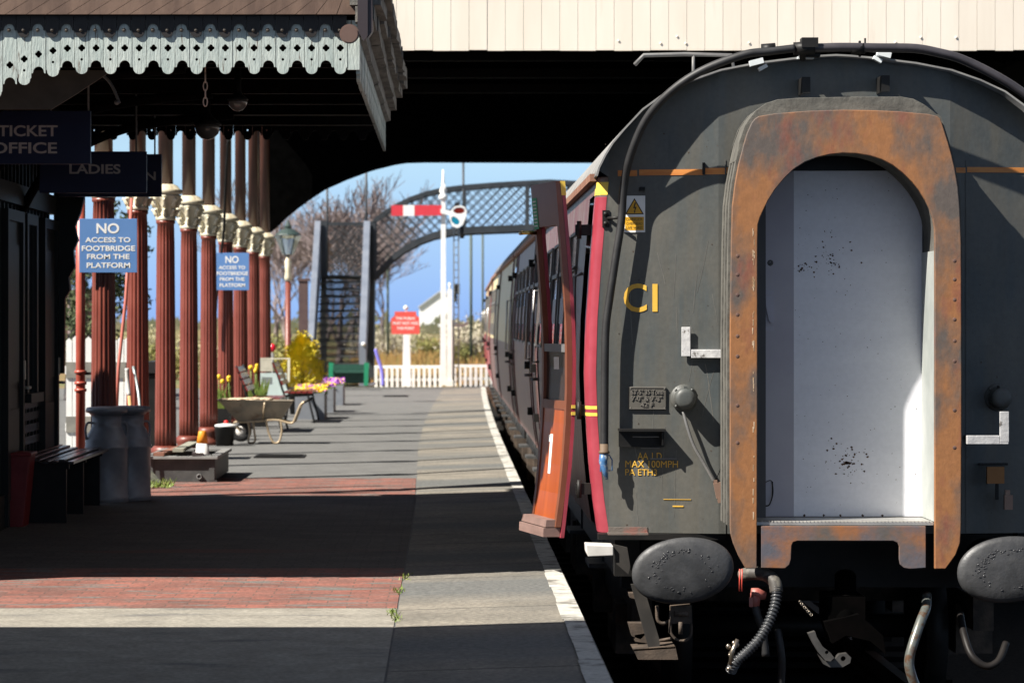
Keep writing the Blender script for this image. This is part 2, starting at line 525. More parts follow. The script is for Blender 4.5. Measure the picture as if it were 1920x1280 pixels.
def slabX(Y): return -.255 - .1 * max(0, min(1, (Y - 24) / 12)) + .22 * max(0, (Y - 44) / 22) ** 1.3
strip("slab_paving", slab, slabX, lambda Y: edgeX(Y) - .002, -6, YEND - .02, .004)
m = MB(); rj = random.Random(31); Y = 4.0; k = 0; jo = ji = 0
while Y < YEND - .1:                               # painted by hand on coping stones that do not quite line up
    L = rj.uniform(.8, 1.0); jo = rj.uniform(-.006, .001); ji = rj.uniform(-.005, .005); e1 = min(Y + L - .012, YEND - .05); n0 = 8
    for q in range(n0):
        ya = Y + (e1 - Y) * q / n0; yb = Y + (e1 - Y) * (q + 1) / n0; w1 = rj.uniform(-.0025, .0025)
        a_, b_ = edgeX(ya), edgeX(yb)
        if q == 0: pw = w1
        m.add([(a_ - .108 + ji + pw, ya, .0375), (a_ - .004 + jo, ya, .0385), (b_ - .004 + jo, yb, .0385), (b_ - .108 + ji + w1, yb, .0375)], [(0, 1, 2, 3)]); pw = w1
    Y += L
struct(m.build("edge_line", whiteline, norm=False))
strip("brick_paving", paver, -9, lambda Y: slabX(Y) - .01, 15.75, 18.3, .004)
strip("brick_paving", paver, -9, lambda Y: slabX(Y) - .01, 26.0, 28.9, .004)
strip("shaded_paving", shadepaver, -9, lambda Y: slabX(Y) - .01, 18.31, 25.99, .004)
strip("near_paving", nearasphalt, -9, lambda Y: slabX(Y) - .01, -6, 15.74, .004)
# drain covers set in the asphalt
for k, (x, y, wd) in enumerate([(525, 856, .55), (742, 743, .5)]):
    D = F * EYE / (y - VY); g = GX(x, D)
    m = MB(); m.box(g - wd / 2, g + wd / 2, D - .35, D + .35, .004, .012)
    for i in range(9): m.box(g - wd / 2 + .03, g + wd / 2 - .03, D - .3 + i * .07, D - .27 + i * .07, .012, .018)
    tag(m.build("drain_cover", black), ["dark iron drain cover in the asphalt just behind the planter trough with the cone", "dark iron drain cover in the asphalt near the far end of the platform"][k], "drain cover", "iron covers in the platform")
# kerb strip across the far end of the platform
m = MB(); m.box(-3.6, .80, YEND - .25, YEND + .05, -.6, .03)
struct(m.build("kerb", asphalt))
CX = 2.135                                         # centre line of the track
for s_, lab in ((-1, "nearer rusty rail under the coaches beside the platform"), (1, "farther rusty rail under the coaches away from the platform")):
    m = MB(); X = CX + s_ * .75
    m.box(X - .035, X + .035, -20, 160, -.80, -.76); m.box(X - .012, X + .012, -20, 160, -.89, -.80); m.box(X - .07, X + .07, -20, 160, -.91, -.89)
    tag(m.build("rail", railsteel), lab, "rail", "rails of the platform track")
m = MB()
for i in range(90): m.box(CX - 1.25, CX + 1.25, 5 + i * .7, 5.25 + i * .7, -.97, -.912)
struct(m.build("sleepers", darkwood))

# ---------------------------------------------------------------- station building with its canopy
CY0, CY1, WALLX, BEND = 16.5, 24.75, -3.22, 24.55
sb = thing("station_building", (-5, 20, 0), "dark timber station building on the left with a pale scalloped canopy edge above the platform", "building")
m = MB()
m.box(-9, WALLX, 17.1, BEND, 0, 3.1)
y = 17.15
while y < BEND - .05:                              # cover strips on the boarding
    m.box(WALLX - .01, WALLX + .022, y, y + .035, .25, 2.95); y += .19
m.box(WALLX - .01, WALLX + .05, 17.1, BEND, 0, .25); m.box(WALLX - .01, WALLX + .06, 17.1, BEND, 2.35, 2.5)
m.build("wall", darkpaint, sb)
lightedge = mat("worn_pale_edge", (.16, .16, .15), rough=.5)
for yb, kind in ((18.2, 'd'), (20.2, 'w'), (21.75, 'd'), (22.75, 'w'), (23.75, 'd')):
    wd = .85 if kind == 'd' else .6
    m = MB(); z0 = .02 if kind == 'd' else .95
    for a, b in ((yb, yb + .08), (yb + wd - .08, yb + wd)): m.box(WALLX + .022, WALLX + .075, a, b, z0, 2.3)
    m.box(WALLX + .022, WALLX + .075, yb + .08, yb + wd - .08, 2.22, 2.3)
    if kind == 'w':
        m.box(WALLX + .022, WALLX + .11, yb - .05, yb + wd + .05, z0 - .07, z0)
        fr = m.build("window_frame", darkpaint, sb)
        g = MB(); g.box(WALLX + .024, WALLX + .04, yb + .08, yb + wd - .08, .95, 2.22); g.build("pane", glass, fr)
    else:
        m.box(WALLX + .022, WALLX + .045, yb + .08, yb + wd - .08, .02, 2.22)
        for za, zb in ((.2, .85), (1.05, 2.05)): m.box(WALLX + .045, WALLX + .058, yb + .18, yb + wd - .18, za, zb)
        dr = m.build("door", darkpaint, sb)
        g = MB(); g.box(WALLX + .075, WALLX + .085, yb + wd - .07, yb + wd - .02, 1.06, 1.2)
        g.tube([(WALLX + .08, yb + wd - .05, 1.0), (WALLX + .12, yb + wd - .05, 1.0), (WALLX + .12, yb + wd - .16, 1.0)], .012, 8)
        g.build("handle", mat("pale_door_plate", (.55, .5, .4), rough=.4), dr)
# ceiling and roof
XR = -.4805
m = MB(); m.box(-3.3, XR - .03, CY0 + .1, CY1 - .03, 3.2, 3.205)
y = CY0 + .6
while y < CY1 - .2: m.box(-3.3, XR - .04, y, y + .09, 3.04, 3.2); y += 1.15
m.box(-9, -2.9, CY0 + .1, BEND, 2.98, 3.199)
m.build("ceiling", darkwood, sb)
m = MB()
for a in (0, .06):
    ya, yb = CY0 - .03, 23.6
    m.add([(-.36, ya, 3.375 + a), (-.36, CY1, 3.375 + a), (-3.0, CY1, 4.16 + a), (-3.0, yb, 4.16 + a), (-4.5, yb, 4.6 + a), (-4.5, ya, 4.6 + a), (-9, yb, 3.17 + a), (-9, ya, 3.17 + a)], [(0, 1, 2, 3, 4, 5), (5, 4, 6, 7)])
m.add([(-.40, CY0 + .03, 3.17), (-.40, CY0 + .03, 3.37), (-4.5, CY0 + .03, 4.6), (-9, CY0 + .03, 3.17)], [(0, 1, 2, 3)])
m.build("roof", slate, sb)
# scalloped valance boards
def quatre(cx, cz, r):
    pts = []
    for i in range(28):
        a = 2 * math.pi * i / 28
        rr = r * (.62 + .38 * abs(math.cos(2 * a)) ** .7)
        pts.append((cx + rr * math.cos(a), cz + rr * math.sin(a)))
    return pts
def circ(cx, cz, r, n=10): return [(cx + r * math.cos(2 * math.pi * i / n), cz + r * math.sin(2 * math.pi * i / n)) for i in range(n)]
def board(mb, u0, wd, lobe, zt, zb, fn, th, dz=0, holes=True, rng=None):
    g = .0012; a, b = u0 + g, u0 + wd - g; c = (a + b) / 2; h = wd / 2 - g
    base = zb + .033 + dz
    if lobe:                                        # a full rounded tongue
        o = [(a, zt), (b, zt), (b, base + .004), (b - .006, base - .004)]
        o += [(c + (h - .006) * math.cos(t), base - .006 - .03 * math.sin(t)) for t in [math.pi * i / 10 for i in range(11)]]
        o += [(a + .006, base - .004), (a, base + .004)]
    else:                                           # a hollow arch cut up into the board
        o = [(a, zt), (b, zt), (b, base), (b - .006, base + .002)]
        o += [(c + (h - .008) * math.cos(t), base + .006 + .032 * math.sin(t)) for t in [math.pi * i / 10 for i in range(11)]]
        o += [(a + .006, base + .002), (a, base)]
    hs = []
    if holes:
        hs.append(quatre(c, zb + .138 + dz, .0195))
        if lobe: hs.append(circ(c, zb + .076 + dz, .0075))
    off = rng.uniform(-.002, .002) if rng else 0
    mb.prism(o, hs, lambda u, v, w_: fn(u, v, w_ + off), 0, th)
rng = random.Random(3)
def valance(name, x0, x1, fn, zt, zb, dip=False, holes=True, phase=0, ma=valpaint, th=.02, parent=sb, wd=.0780):
    m = MB(); n = int(round((x1 - x0) / wd))
    for i in range(n):
        u = x1 - (i + 1) * wd
        dz = 0
        if dip:
            k = (-2.05) - (u + wd / 2)
            if k > 0: dz = -.55 * k ** 2 - .1 * k
        board(m, u, wd, (i + phase) % 2 == 0, zt, zb, fn, th, dz if dz > -.3 else -.3, holes, rng)
    return m.build(name, ma, parent)
ZB = 2.832
valance("front_valance", -3.35, XR - .065, lambda u, v, w_: Vector((u, CY0 + w_, v)), 3.12, ZB, dip=True, phase=0)
m = MB(); m.box(XR - .064, XR, CY0 + .001, CY0 + .03, ZB + .02, 3.12); m.box(-6.4, -3.36, CY0, CY0 + .02, ZB - .25, 3.12); m.each("valance_end_board", valpaint, sb)
m = MB(); n = 38                                     # dark fringe that overhangs the pale boards
for i in range(n): board(m, XR - .08 - (i + 1) * .0780 + .012, .0780, i % 2 == 0, 3.16, 3.018, lambda u, v, w_: Vector((u, CY0 - .012 + w_, v)), .010, .012, False, rng)
m.build("dark_fringe", mat("dark_maroon_fringe", (.006, .004, .004), (.01, .007, .006), rough=.6), sb)
m = MB()
for i in range(n): m.ball((XR - .08 - (i + .5) * .0780 + .012, CY0 - .014, 3.066), .011, 10, (1, .6, 1))
m.each("fringe_stud", mat("dull_metal_stud", (.10, .085, .07), rough=.4, metal=.5), sb)
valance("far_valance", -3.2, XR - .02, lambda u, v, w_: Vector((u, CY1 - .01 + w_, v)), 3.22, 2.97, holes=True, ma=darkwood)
valance("side_valance", CY0 + .03, 23.4, lambda u, v, w_: Vector((XR - w_, u, v)), 3.1, 2.80, holes=True)
# soffit of the roof overhang at the front: diagonal planks
m = MB()
k = -6.2
while k < .6:
    d = 1.6
    y0, y1 = 3.147, 3.42
    xa, xb = k, k + .108
    pts = []
    for (x, yy) in ((xa, y0), (xb, y0), (xb + d * (y1 - y0), y1), (xa + d * (y1 - y0), y1)):
        pts.append((min(max(x, -6), XR - .02), yy))
    if max(p[0] for p in pts) - min(p[0] for p in pts) > .02:
        m.prism(pts, [], lambda u, v, w_: Vector((u, CY0 - .054 + w_, v)), 0, .015)
    k += .112
m.build("fascia_planks", brownwood, sb)
m = MB()   # barge boards down the right-hand end of the overhang
m.px([(671, -60), (690, -60), (690, 70), (682, 78), (671, 60)], [], CY0 - .1, CY0 - .16, CY0 - .09)
m.px([(690.5, -60), (697, -60), (700, 60), (690.5, 74)], [], CY0 - .06, CY0 - .15, CY0 - .04)
m.each("barge_board", mat("dark_barge_paint", (.03, .022, .025), rough=.5), sb)
m = MB(); m.cyl(P(655, 64, CY0 - .16), P(655, 64, CY0 - .09), .053, n=20); m.cyl(P(655, 64, CY0 - .165), P(655, 64, CY0 - .16), .045, n=20)
m.build("gutter_end", mat("brown_gutter", (.16, .10, .08), rough=.5), sb)
# weathered mouldings and slate courses stepping out along the platform side
rr = random.Random(9)
def course(x0, x1, z0, z1, seg, jit, tilt):
    m = MB(); y = CY0 - .1
    while y < 23.3:
        L = seg * rr.uniform(.8, 1.25); e = min(y + L, 23.4); j = rr.uniform(-jit, jit); k = rr.uniform(-jit, jit)
        m.add([(x0, y, z0 + j), (x1 + j, y, z0 + tilt + j), (x1 + j, y, z1 + tilt + k), (x0, y, z1 + k), (x0, e - .012, z0 + k), (x1 + k, e - .012, z0 + tilt + k), (x1 + k, e - .012, z1 + tilt + j), (x0, e - .012, z1 + j)],
              [(0, 1, 2, 3), (4, 5, 6, 7), (0, 1, 5, 4), (1, 2, 6, 5), (2, 3, 7, 6), (3, 0, 4, 7)])
        y = e
    return m
course(XR + .002, XR + .035, 3.02, 3.10, 1.5, .008, .01).build("lower_moulding", greywood, sb)
course(XR - .02, XR + .085, 3.105, 3.19, .8, .006, .01).build("upper_moulding", greywood, sb)
course(XR - .05, XR + .125, 3.20, 3.27, .5, .009, .0).build("slate_course", greywood, sb)
course(XR - .08, XR + .165, 3.285, 3.36, .45, .010, -.01).build("slate_course", greywood, sb)
# scrolled end bracket, brace and struts under the canopy
m = MB()
m.px([(100, 300), (166, 300), (160, 330), (152, 345), (158, 365), (150, 400), (140, 425), (146, 450), (137, 470), (140, 500), (128, 520), (130, 545), (121, 560), (119, 700), (100, 700)], [], BEND, BEND + .02, BEND + .09)
m.build("end_bracket", darkpaint, sb)
m = MB()
for y in (18.5, 20.6, 22.7):
    c = curve([(WALLX + .03, y, 2.3), (-2.95, y, 2.65), (-2.4, y, 2.93), (-1.6, y, 3.03)], 5)
    m.tube(c, .035, 8); m.box(WALLX + .02, XR - .1, y - .04, y + .04, 3.03, 3.09)
m.each("canopy_bracket", darkwood, sb)
m = MB(); m.px([(-40, 205), (-40, 150), (60, 132), (210, 132), (140, 178), (96, 205)], [], 17.2, 17.2, 17.23)
m.build("brace_board", mat("dim_brown_board", (.06, .05, .04), (.09, .075, .06), 5, rough=.7), sb)
# unseen near canopy: inferred from the foreground shadow, enlarged to block skylight
nb = thing("unseen_canopy_roof", (-5, 8, 0), "unseen near platform canopy roof throwing the foreground shadow, enlarged to block skylight", "canopy roof")
m = MB(); m.add([(-.45, -15, 2.98), (-.45, 13.18, 2.98), (-5, 13.18, 3.12), (-5, -15, 3.12), (-9, 13.18, 2.98), (-9, -15, 2.98)], [(0, 1, 2, 3), (3, 2, 4, 5)])
m.add([(-.45, -15, 3.06), (-.45, 13.18, 3.06), (-5, 13.18, 3.2), (-5, -15, 3.2), (-9, 13.18, 3.06), (-9, -15, 3.06)], [(0, 1, 2, 3), (3, 2, 4, 5)])
m.box(-9, -.45, 13.18, 13.33, 2.95, 3.2)
m.build("slates", slate, nb)
m = MB(); m.box(-9, -3.3, -15, 12.3, 0, 3.0); m.build("wall", darkpaint, nb)

# ---------------------------------------------------------------- train shed
shed = thing("train_shed", (2, 25, 0), "great timber train shed with a cream boarded gable over the track", "train shed")
GY, GZB = 25.3, 3.745
m = MB(); x = -3.6; k = 0
while x < 8:
    d = rng.uniform(0, .004); m.box(x + .0014, x + .1496, GY + d, GY + .03, GZB + rng.uniform(-.004, .004), 9.0); x += .151
m.build("gable_boards", cream, shed)
m = MB(); m.box(-3.6, 8, GY + .04, GY + .16, GZB + .01, 9.0); m.build("gable_frame", darkwood, shed)
m = MB()
rgs = random.Random(4)
for i in range(9): m.ball((rgs.uniform(1.2, 4.5), GY - .002, rgs.uniform(GZB + .05, GZB + .12)), .011, 8, (1, .5, 1))
m.each("gable_bolt", cream, shed)
SY1 = 48.55
m = MB()   # roof slopes, with rafters below
for a in (0, .06):
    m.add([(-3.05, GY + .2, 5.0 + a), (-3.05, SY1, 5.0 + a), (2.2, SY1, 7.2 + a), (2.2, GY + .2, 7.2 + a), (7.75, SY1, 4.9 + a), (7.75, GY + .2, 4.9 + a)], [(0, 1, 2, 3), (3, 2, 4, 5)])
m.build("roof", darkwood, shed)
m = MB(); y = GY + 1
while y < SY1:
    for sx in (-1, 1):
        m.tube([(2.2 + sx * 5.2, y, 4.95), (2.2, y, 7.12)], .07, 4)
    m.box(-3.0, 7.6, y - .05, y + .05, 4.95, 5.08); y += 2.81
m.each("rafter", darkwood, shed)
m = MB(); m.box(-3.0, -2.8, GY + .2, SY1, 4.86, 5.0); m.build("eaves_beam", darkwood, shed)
m = MB(); m.box(7.5, 7.7, GY, SY1, -.9, 4.9); m.build("far_side_wall", darkwood, shed)
# far end: arched timber screen
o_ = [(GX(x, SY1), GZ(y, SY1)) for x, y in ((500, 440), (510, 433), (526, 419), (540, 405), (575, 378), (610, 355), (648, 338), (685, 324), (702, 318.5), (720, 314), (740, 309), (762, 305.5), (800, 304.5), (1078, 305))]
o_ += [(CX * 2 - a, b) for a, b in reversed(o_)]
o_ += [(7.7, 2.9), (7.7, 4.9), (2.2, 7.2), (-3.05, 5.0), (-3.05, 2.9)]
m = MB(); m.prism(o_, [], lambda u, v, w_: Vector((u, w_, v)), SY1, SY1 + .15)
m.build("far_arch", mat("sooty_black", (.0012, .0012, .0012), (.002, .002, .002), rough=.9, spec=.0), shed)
# columns
COLX, CYS = -2.9, [25.6 + 2.81 * k for k in range(9)]
def flute(n, d): return lambda a, i: 1 - d * (abs(math.sin(a * n / 2)) ** .6 < .45) if False else 1 - d * (1 - abs(math.sin(a * n / 2)) ** .7)
col0 = thing("cast_iron_column", (COLX, CYS[0], 0), "", "column", "fluted cast iron columns of the train shed")
m = MB(); m.lathe((COLX, CYS[0], 0), [(.155, 0), (.155, .05), (.135, .07), (.13, .12), (.15, .15), (.15, .19), (.118, .22)], 28); m.build("base", red, col0)
m = MB(); m.lathe((COLX, CYS[0], 0), [(.112, .215), (.110, .4), (.093, 2.3), (.088, 2.49), (.098, 2.5), (.098, 2.53)], 96, lambda a, i: flute(16, .13)(a, i) if i < 4 else 1); m.build("shaft", red, col0)
m = MB()
m.lathe((COLX, CYS[0], 0), [(.088, 2.525), (.104, 2.535), (.104, 2.56), (.090, 2.575), (.094, 2.64), (.112, 2.70), (.135, 2.745), (.155, 2.77), (.155, 2.79), (.118, 2.80)], 48, lambda a, i: 1 + (.07 * math.cos(8 * a) if 2 < i < 8 else 0))
for k in range(8):                                   # curling leaves in two tiers
    a = math.pi * 2 * k / 8; ca, sa = math.cos(a), math.sin(a)
    for r0, z0, s_ in ((.098, 2.57, .8), (.115, 2.66, 1.0)):
        pts = [Vector((COLX + ca * (r0 + dr * s_), CYS[0] + sa * (r0 + dr * s_), z0 + dz * s_)) for dr, dz in ((0, 0), (.012, .04), (.03, .075), (.05, .085), (.058, .068))]
        m.tube(pts, [.02 * s_, .024 * s_, .022 * s_, .016 * s_, .008 * s_], 7)
m.lathe((COLX, CYS[0], 0), [(.10, 2.795), (.165, 2.80), (.172, 2.815), (.172, 2.84), (.15, 2.85), (.12, 2.885), (.09, 2.90)], 28)
m.build("capital", gold, col0)
m = MB(); m.lathe((COLX, CYS[0], 0), [(.078, 2.89), (.075, 4.75), (.12, 4.84), (.12, 4.86)], 20); m.build("upper_shaft", mat("dark_upper_red", (.05, .018, .012), (.085, .03, .02), 5, rough=.3, stretch=(1, 1, .4)), col0)  # upper shaft in a darker red than the shaft below
clab = ["maroon fluted column closest of all, standing just behind the two milk churns", "second maroon fluted column, its foot hidden by the farther milk churn", "maroon fluted column standing behind the left end of the grey trough",
        "maroon fluted column whose foot shows just above the grey trough, left of the cone", "maroon fluted column directly behind the small traffic cone", "maroon fluted column above the wheelbarrow, carrying the right half of a black cable",
        "maroon fluted column behind the farther blue notice", "maroon fluted column right of the farther blue notice, next to last", "last and farthest maroon fluted column, under the foot of the far arch"]
col0["label"] = clab[0]
for k in range(1, 9): again(col0, (COLX, CYS[k], 0), clab[k])
# ---------------------------------------------------------------- coaches
DG_ = 16.31
E = 16.8                                             # plane of the near coach's end
dirt_mar = mat("dirty_maroon_paint", (.105, .022, .026), (.14, .04, .042), 5, rough=.38, stretch=(1, 3, .5), c3=(.17, .13, .115), s3=3, lo3=.40, hi3=.62, stretch3=(1, 2.5, .4))
brightmar = mat("bright_maroon_paint", (.27, .036, .052), (.33, .05, .07), 5, rough=.3)
coachcream = mat("coach_cream_paint", (.60, .50, .26), (.68, .58, .33), 4, rough=.4, c3=(.42, .36, .24), s3=2, lo3=.55, hi3=.75, stretch3=(1, 2, .3))
roofgrey = mat("coach_roof_grey", (.16, .16, .16), (.24, .24, .235), 4, rough=.7, bump=.1)
chipwhite = mat("chipped_white_paint", (.36, .36, .37), (.50, .50, .50), 12, rough=.6, bump=.3, bscale=40, c3=(.12, .11, .10), s3=22, lo3=.60, hi3=.66)
endgrey = mat("coach_end_grey", (.056, .067, .070), (.100, .096, .083), 2.2, .35, .68, rough=.46, stretch=(1.5, 1, .6), bump=.35, bscale=5, c3=(.088, .083, .069), s3=2.4, lo3=.48, hi3=.74, stretch3=(4, 1, .22), speck=.10, rvar=.08)
rust = mat("rusty_faceplate", (.10, .082, .072), (.28, .122, .046), 2.6, .40, .57, rough=.6, bump=.22, bscale=20, stretch=(1.2, 1, .7), speck=.12, c3=(.20, .065, .045), s3=3.4, lo3=.54, hi3=.70, stretch3=(1.6, 1, .7))
greyrust = mat("grey_rusty_plate", (.11, .095, .085), (.27, .115, .05), 4, .42, .6, rough=.5, bump=.2, bscale=26, c3=(.10, .10, .12), s3=3, lo3=.5, hi3=.65)
canvas = mat("grey_canvas", (.07, .068, .06), (.12, .115, .10), 9, rough=.9, bump=.5, bscale=25)
doorpaint = mat("lilac_grey_paint", (.65, .655, .71), (.74, .745, .79), 1.8, .3, .7, rough=.42, stretch=(.35, 1, 2.6), bump=.25, bscale=3, speck=.04, c3=(.09, .07, .06), s3=26, lo3=.735, hi3=.75)
palejamb = mat("pale_jamb_paint", (.30, .325, .31), (.40, .42, .40), 3, rough=.45)
darkjamb = mat("dark_jamb", (.06, .058, .06), rough=.6)
amber = mat("amber_paint", (.62, .36, .045), (.7, .42, .06), 6, rough=.5)
yellowp = mat("yellow_lining", (.70, .50, .08), rough=.45)
orangestripe = mat("faded_orange_stripe", (.50, .17, .035), (.58, .24, .06), 9, rough=.5, stretch=(.6, 1, 3))
bufm = mat("greasy_buffer_steel", (.036, .037, .039), (.06, .061, .064), 7, rough=.5, metal=.15, bump=.35, bscale=16, rvar=.14)
undergrime = mat("underframe_grime", (.04, .03, .023), (.10, .072, .052), 8, rough=.75, bump=.3)
varnish = mat("varnished_wood_panel", (.31, .060, .010), (.42, .092, .015), 3, rough=.28, stretch=(3, 3, .35), coat=.3)
brownpaint = mat("brown_door_paint", (.155, .05, .024), (.19, .065, .032), 5, rough=.3)
clampwhite = mat("white_clamp", (.62, .66, .68), rough=.45)  # white of the pipe clamps

HW = [(.316, 1.298), (.5, 1.325), (.7, 1.345), (.95, 1.362), (1.2, 1.370), (1.5, 1.362), (1.75, 1.345), (2.0, 1.325), (2.29, 1.300)]
ROOF = [(1.312, 2.285), (1.30, 2.33), (1.265, 2.40), (1.225, 2.465), (1.162, 2.541), (1.06, 2.65), (.926, 2.747), (.79, 2.81), (.631, 2.865), (.44, 2.902), (.248, 2.926), (.08, 2.942)]
def hw(z):
    if z <= HW[0][0]: return HW[0][1]
    for (a, b), (c, d) in zip(HW, HW[1:]):
        if z <= c: return b + (d - b) * (z - a) / (c - a)
    return HW[-1][1]
def rooftop(dx):
    dx = abs(dx)
    pts = list(reversed(ROOF))
    if dx <= pts[0][0]: return pts[0][1]
    for (a, b), (c, d) in zip(pts, pts[1:]):
        if dx <= c: return b + (d - b) * (dx - a) / (c - a)
    return 2.30
def bow(X):                                          # the end is built in three facets, the outer two raked back
    d = abs(X - CX) - .64
    return E + (0 if d < 0 else d * .16)

def coach(y0, y1, x_shift, ang, upper, lower, label, cx=CX, windows=12, doorgap=None, detail=True, skip=0):
    root = thing("railway_coach", (cx + x_shift, y0, 0), label, "railway coach", "coaches standing at the platform")
    X0 = cx + x_shift
    zs = [h[0] for h in HW]
    def shell(side, z0, z1, ya, yb, name, ma, off=0, chamfer=False):
        m = MB(); zz = [z0] + [z for z in zs if z0 < z < z1] + [z1]; rows = []
        if chamfer: rows.append((bow(X0 - 1.25) , -.058)); rows.append((bow(X0 - 1.25) + .012, -.02))
        rows += [(ya if not chamfer else bow(X0 - 1.25) + .06, off), (yb, off)]
        for yy, o in rows:
            for z in zz: m.v.append((X0 + side * (hw(z) + o), yy, z))
        n = len(zz)
        for i in range(len(rows) - 1):
            for k in range(n - 1):
                m.f.append((i * n + k, i * n + k + 1, (i + 1) * n + k + 1, (i + 1) * n + k)); m.s.append(True)
        return m
    if doorgap:
        a, b = doorgap
        m = shell(-1, .316, 2.29, y0, a, "b", lower, 0, True)
        k = shell(-1, .316, 2.29, b, y1, "b", lower); m.add(k.v, k.f, True)
        k = shell(-1, 2.2, 2.29, a, b, "b", lower); m.add(k.v, k.f, True)
        k = shell(1, .316, 2.29, y0, y1, "b", lower, 0, True); m.add(k.v, k.f, True)
        m.add([(X0 - 1.3, y1, .316), (X0 + 1.3, y1, .316), (X0 + 1.3, y1, 2.3), (X0 - 1.3, y1, 2.3)], [(0, 1, 2, 3)])
        m.add([(X0 - 1.3, y0 + .3, .33), (X0 + 1.3, y0 + .3, .33), (X0 + 1.3, y1, .33), (X0 - 1.3, y1, .33)], [(0, 1, 2, 3)])
        m.build("body", lower, root, norm=False)
    else:
        m = MB()
        for s_ in (-1, 1):
            k = shell(s_, .316, 1.22, y0, y1, "", lower); m.add(k.v, k.f, True)
        for yy in (y0, y1): m.add([(X0 - 1.3, yy, .316), (X0 + 1.3, yy, .316), (X0 + 1.3, yy, 2.3), (X0 - 1.3, yy, 2.3)], [(0, 1, 2, 3)])
        m.build("body", lower, root, norm=False)
        m = MB()
        for s_ in (-1, 1):
            k = shell(s_, 1.22, 2.29, y0, y1, "", upper); m.add(k.v, k.f, True)
        m.build("upper_panel", upper, root, norm=False)
    # roof: a shell with thickness
    prof = [(-a, z) for a, z in ROOF] + [(0, 2.946)] + [(a, z) for a, z in reversed(ROOF)]
    m = MB(); n = len(prof); ya, yb = y0 - (.085 if detail else .03), y1 + .04
    for yy in (ya, yb):
        for o in (0, .010):
            for a, z in prof:
                L = math.hypot(a, (z - 2.0) * 1.4) or 1
                m.v.append((X0 + a + a / L * o, yy, z + (z - 2.0) * 1.4 / L * o))
    def q(i, j): return i * n + j
    for j in range(n - 1):
        m.f += [(q(1, j), q(1, j + 1), q(3, j + 1), q(3, j)), (q(0, j), q(2, j), q(2, j + 1), q(0, j + 1)), (q(0, j), q(0, j + 1), q(1, j + 1), q(1, j)), (q(2, j), q(3, j), q(3, j + 1), q(2, j + 1))]
        m.s += [True, True, False, False]
    for j in (0, n - 1): m.f.append((q(0, j), q(1, j), q(3, j), q(2, j))); m.s.append(False)
    m.build("roof", roofgrey, root)
    m = MB()
    for s_ in (-1, 1): m.box(X0 + s_ * 1.325 - .018, X0 + s_ * 1.325 + .018, y0 + (.16 if detail else 0), y1, 2.27, 2.31)
    m.each("gutter", mat("rusty_gutter", (.2, .09, .06), (.28, .15, .1), 6, rough=.7), root)
    # side windows, doors, hinges and handles on the platform side
    L = y1 - y0; pitch = (L - 3.2) / windows
    for i in range(skip, windows):
        ya = y0 + 1.9 + i * pitch
        m = MB()
        def sp(yy, z, o): return (X0 - hw(z) - o, yy, z)
        for a, b, c, d in ((ya, ya + pitch * .72, 1.28, 1.30), (ya, ya + pitch * .72, 2.03, 2.05), (ya, ya + .03, 1.30, 2.03), (ya + pitch * .72 - .03, ya + pitch * .72, 1.30, 2.03), (ya + .03, ya + pitch * .72 - .03, 1.80, 1.83)):
            m.add([sp(a, c, .002), sp(b, c, .002), sp(b, d, .002), sp(a, d, .002), sp(a, c, .018), sp(b, c, .018), sp(b, d, .018), sp(a, d, .018)],
                  [(0, 1, 2, 3), (4, 5, 6, 7), (0, 1, 5, 4), (1, 2, 6, 5), (2, 3, 7, 6), (3, 0, 4, 7)])
        fr = m.build("window", steelgrey, root)
        g = MB(); g.add([sp(ya + .03, 1.3, .006), sp(ya + pitch * .72 - .03, 1.3, .006), sp(ya + pitch * .72 - .03, 2.03, .006), sp(ya + .03, 2.03, .006)], [(0, 1, 2, 3)])
        g.build("pane", glass, fr, norm=False)
    for ya in ((y0 + 9.0, y0 + 11.0, y1 - 1.3) if doorgap else (y0 + .5, y0 + L / 2, y1 - 1.3)):
        m = MB()
        for yy in (ya, ya + .62):
            for z0, z1 in zip(zs, zs[1:]):
                m.add([sp(yy, z0, .002), sp(yy + .018, z0, .002), sp(yy + .018, z1, .002), sp(yy, z1, .002), sp(yy, z0, .012), sp(yy + .018, z0, .012), sp(yy + .018, z1, .012), sp(yy, z1, .012)],
                      [(4, 5, 6, 7), (0, 1, 5, 4), (2, 3, 7, 6), (1, 2, 6, 5), (3, 0, 4, 7)])
        n0 = len(m.v); m.v += [sp(yy, z, .0025) for z in zs for yy in (ya + .018, ya + .62)]
        for k_ in range(len(zs) - 1): m.f.append((n0 + 2 * k_, n0 + 2 * k_ + 1, n0 + 2 * k_ + 3, n0 + 2 * k_ + 2)); m.s.append(True)
        for a_ in (0, 1):
            n1 = len(m.v); m.v += [sp(ya + .018 + a_ * .602, z, .0025 if q_ == 0 else .003) for z in (zs[0], zs[-1]) for q_ in (0, 1)]
        dr = m.build("side_door", lower, root, weld=False)
        m = MB()
        for z in (.62, 1.05, 2.0): m.box(X0 - hw(z) - .055, X0 - hw(z) + .01, ya + .58, ya + .70, z, z + .07)
        m.each("hinge", black, dr)
        m = MB()
        m.tube([sp(ya + .1, 1.0, .01), sp(ya + .1, 1.0, .06), sp(ya + .02, 1.0, .06)], .014, 6)
        m.tube([sp(ya - .12, 1.15, .0), sp(ya - .12, 1.15, .06), sp(ya - .12, 1.75, .06), sp(ya - .12, 1.75, .0)], .012, 6)
        m.each("grab_handle", mat("worn_steel", (.3, .29, .28), rough=.35, metal=.8), dr)
    # running gear
    m = MB()
    m.box(X0 - 1.2, X0 - 1.06, y0 + .25, y1 - .2, .06, .33); m.box(X0 + 1.06, X0 + 1.2, y0 + .25, y1 - .2, .06, .33); m.box(X0 - 1.15, X0 + 1.15, y0 + .45, y0 + .6, -.02, .325)
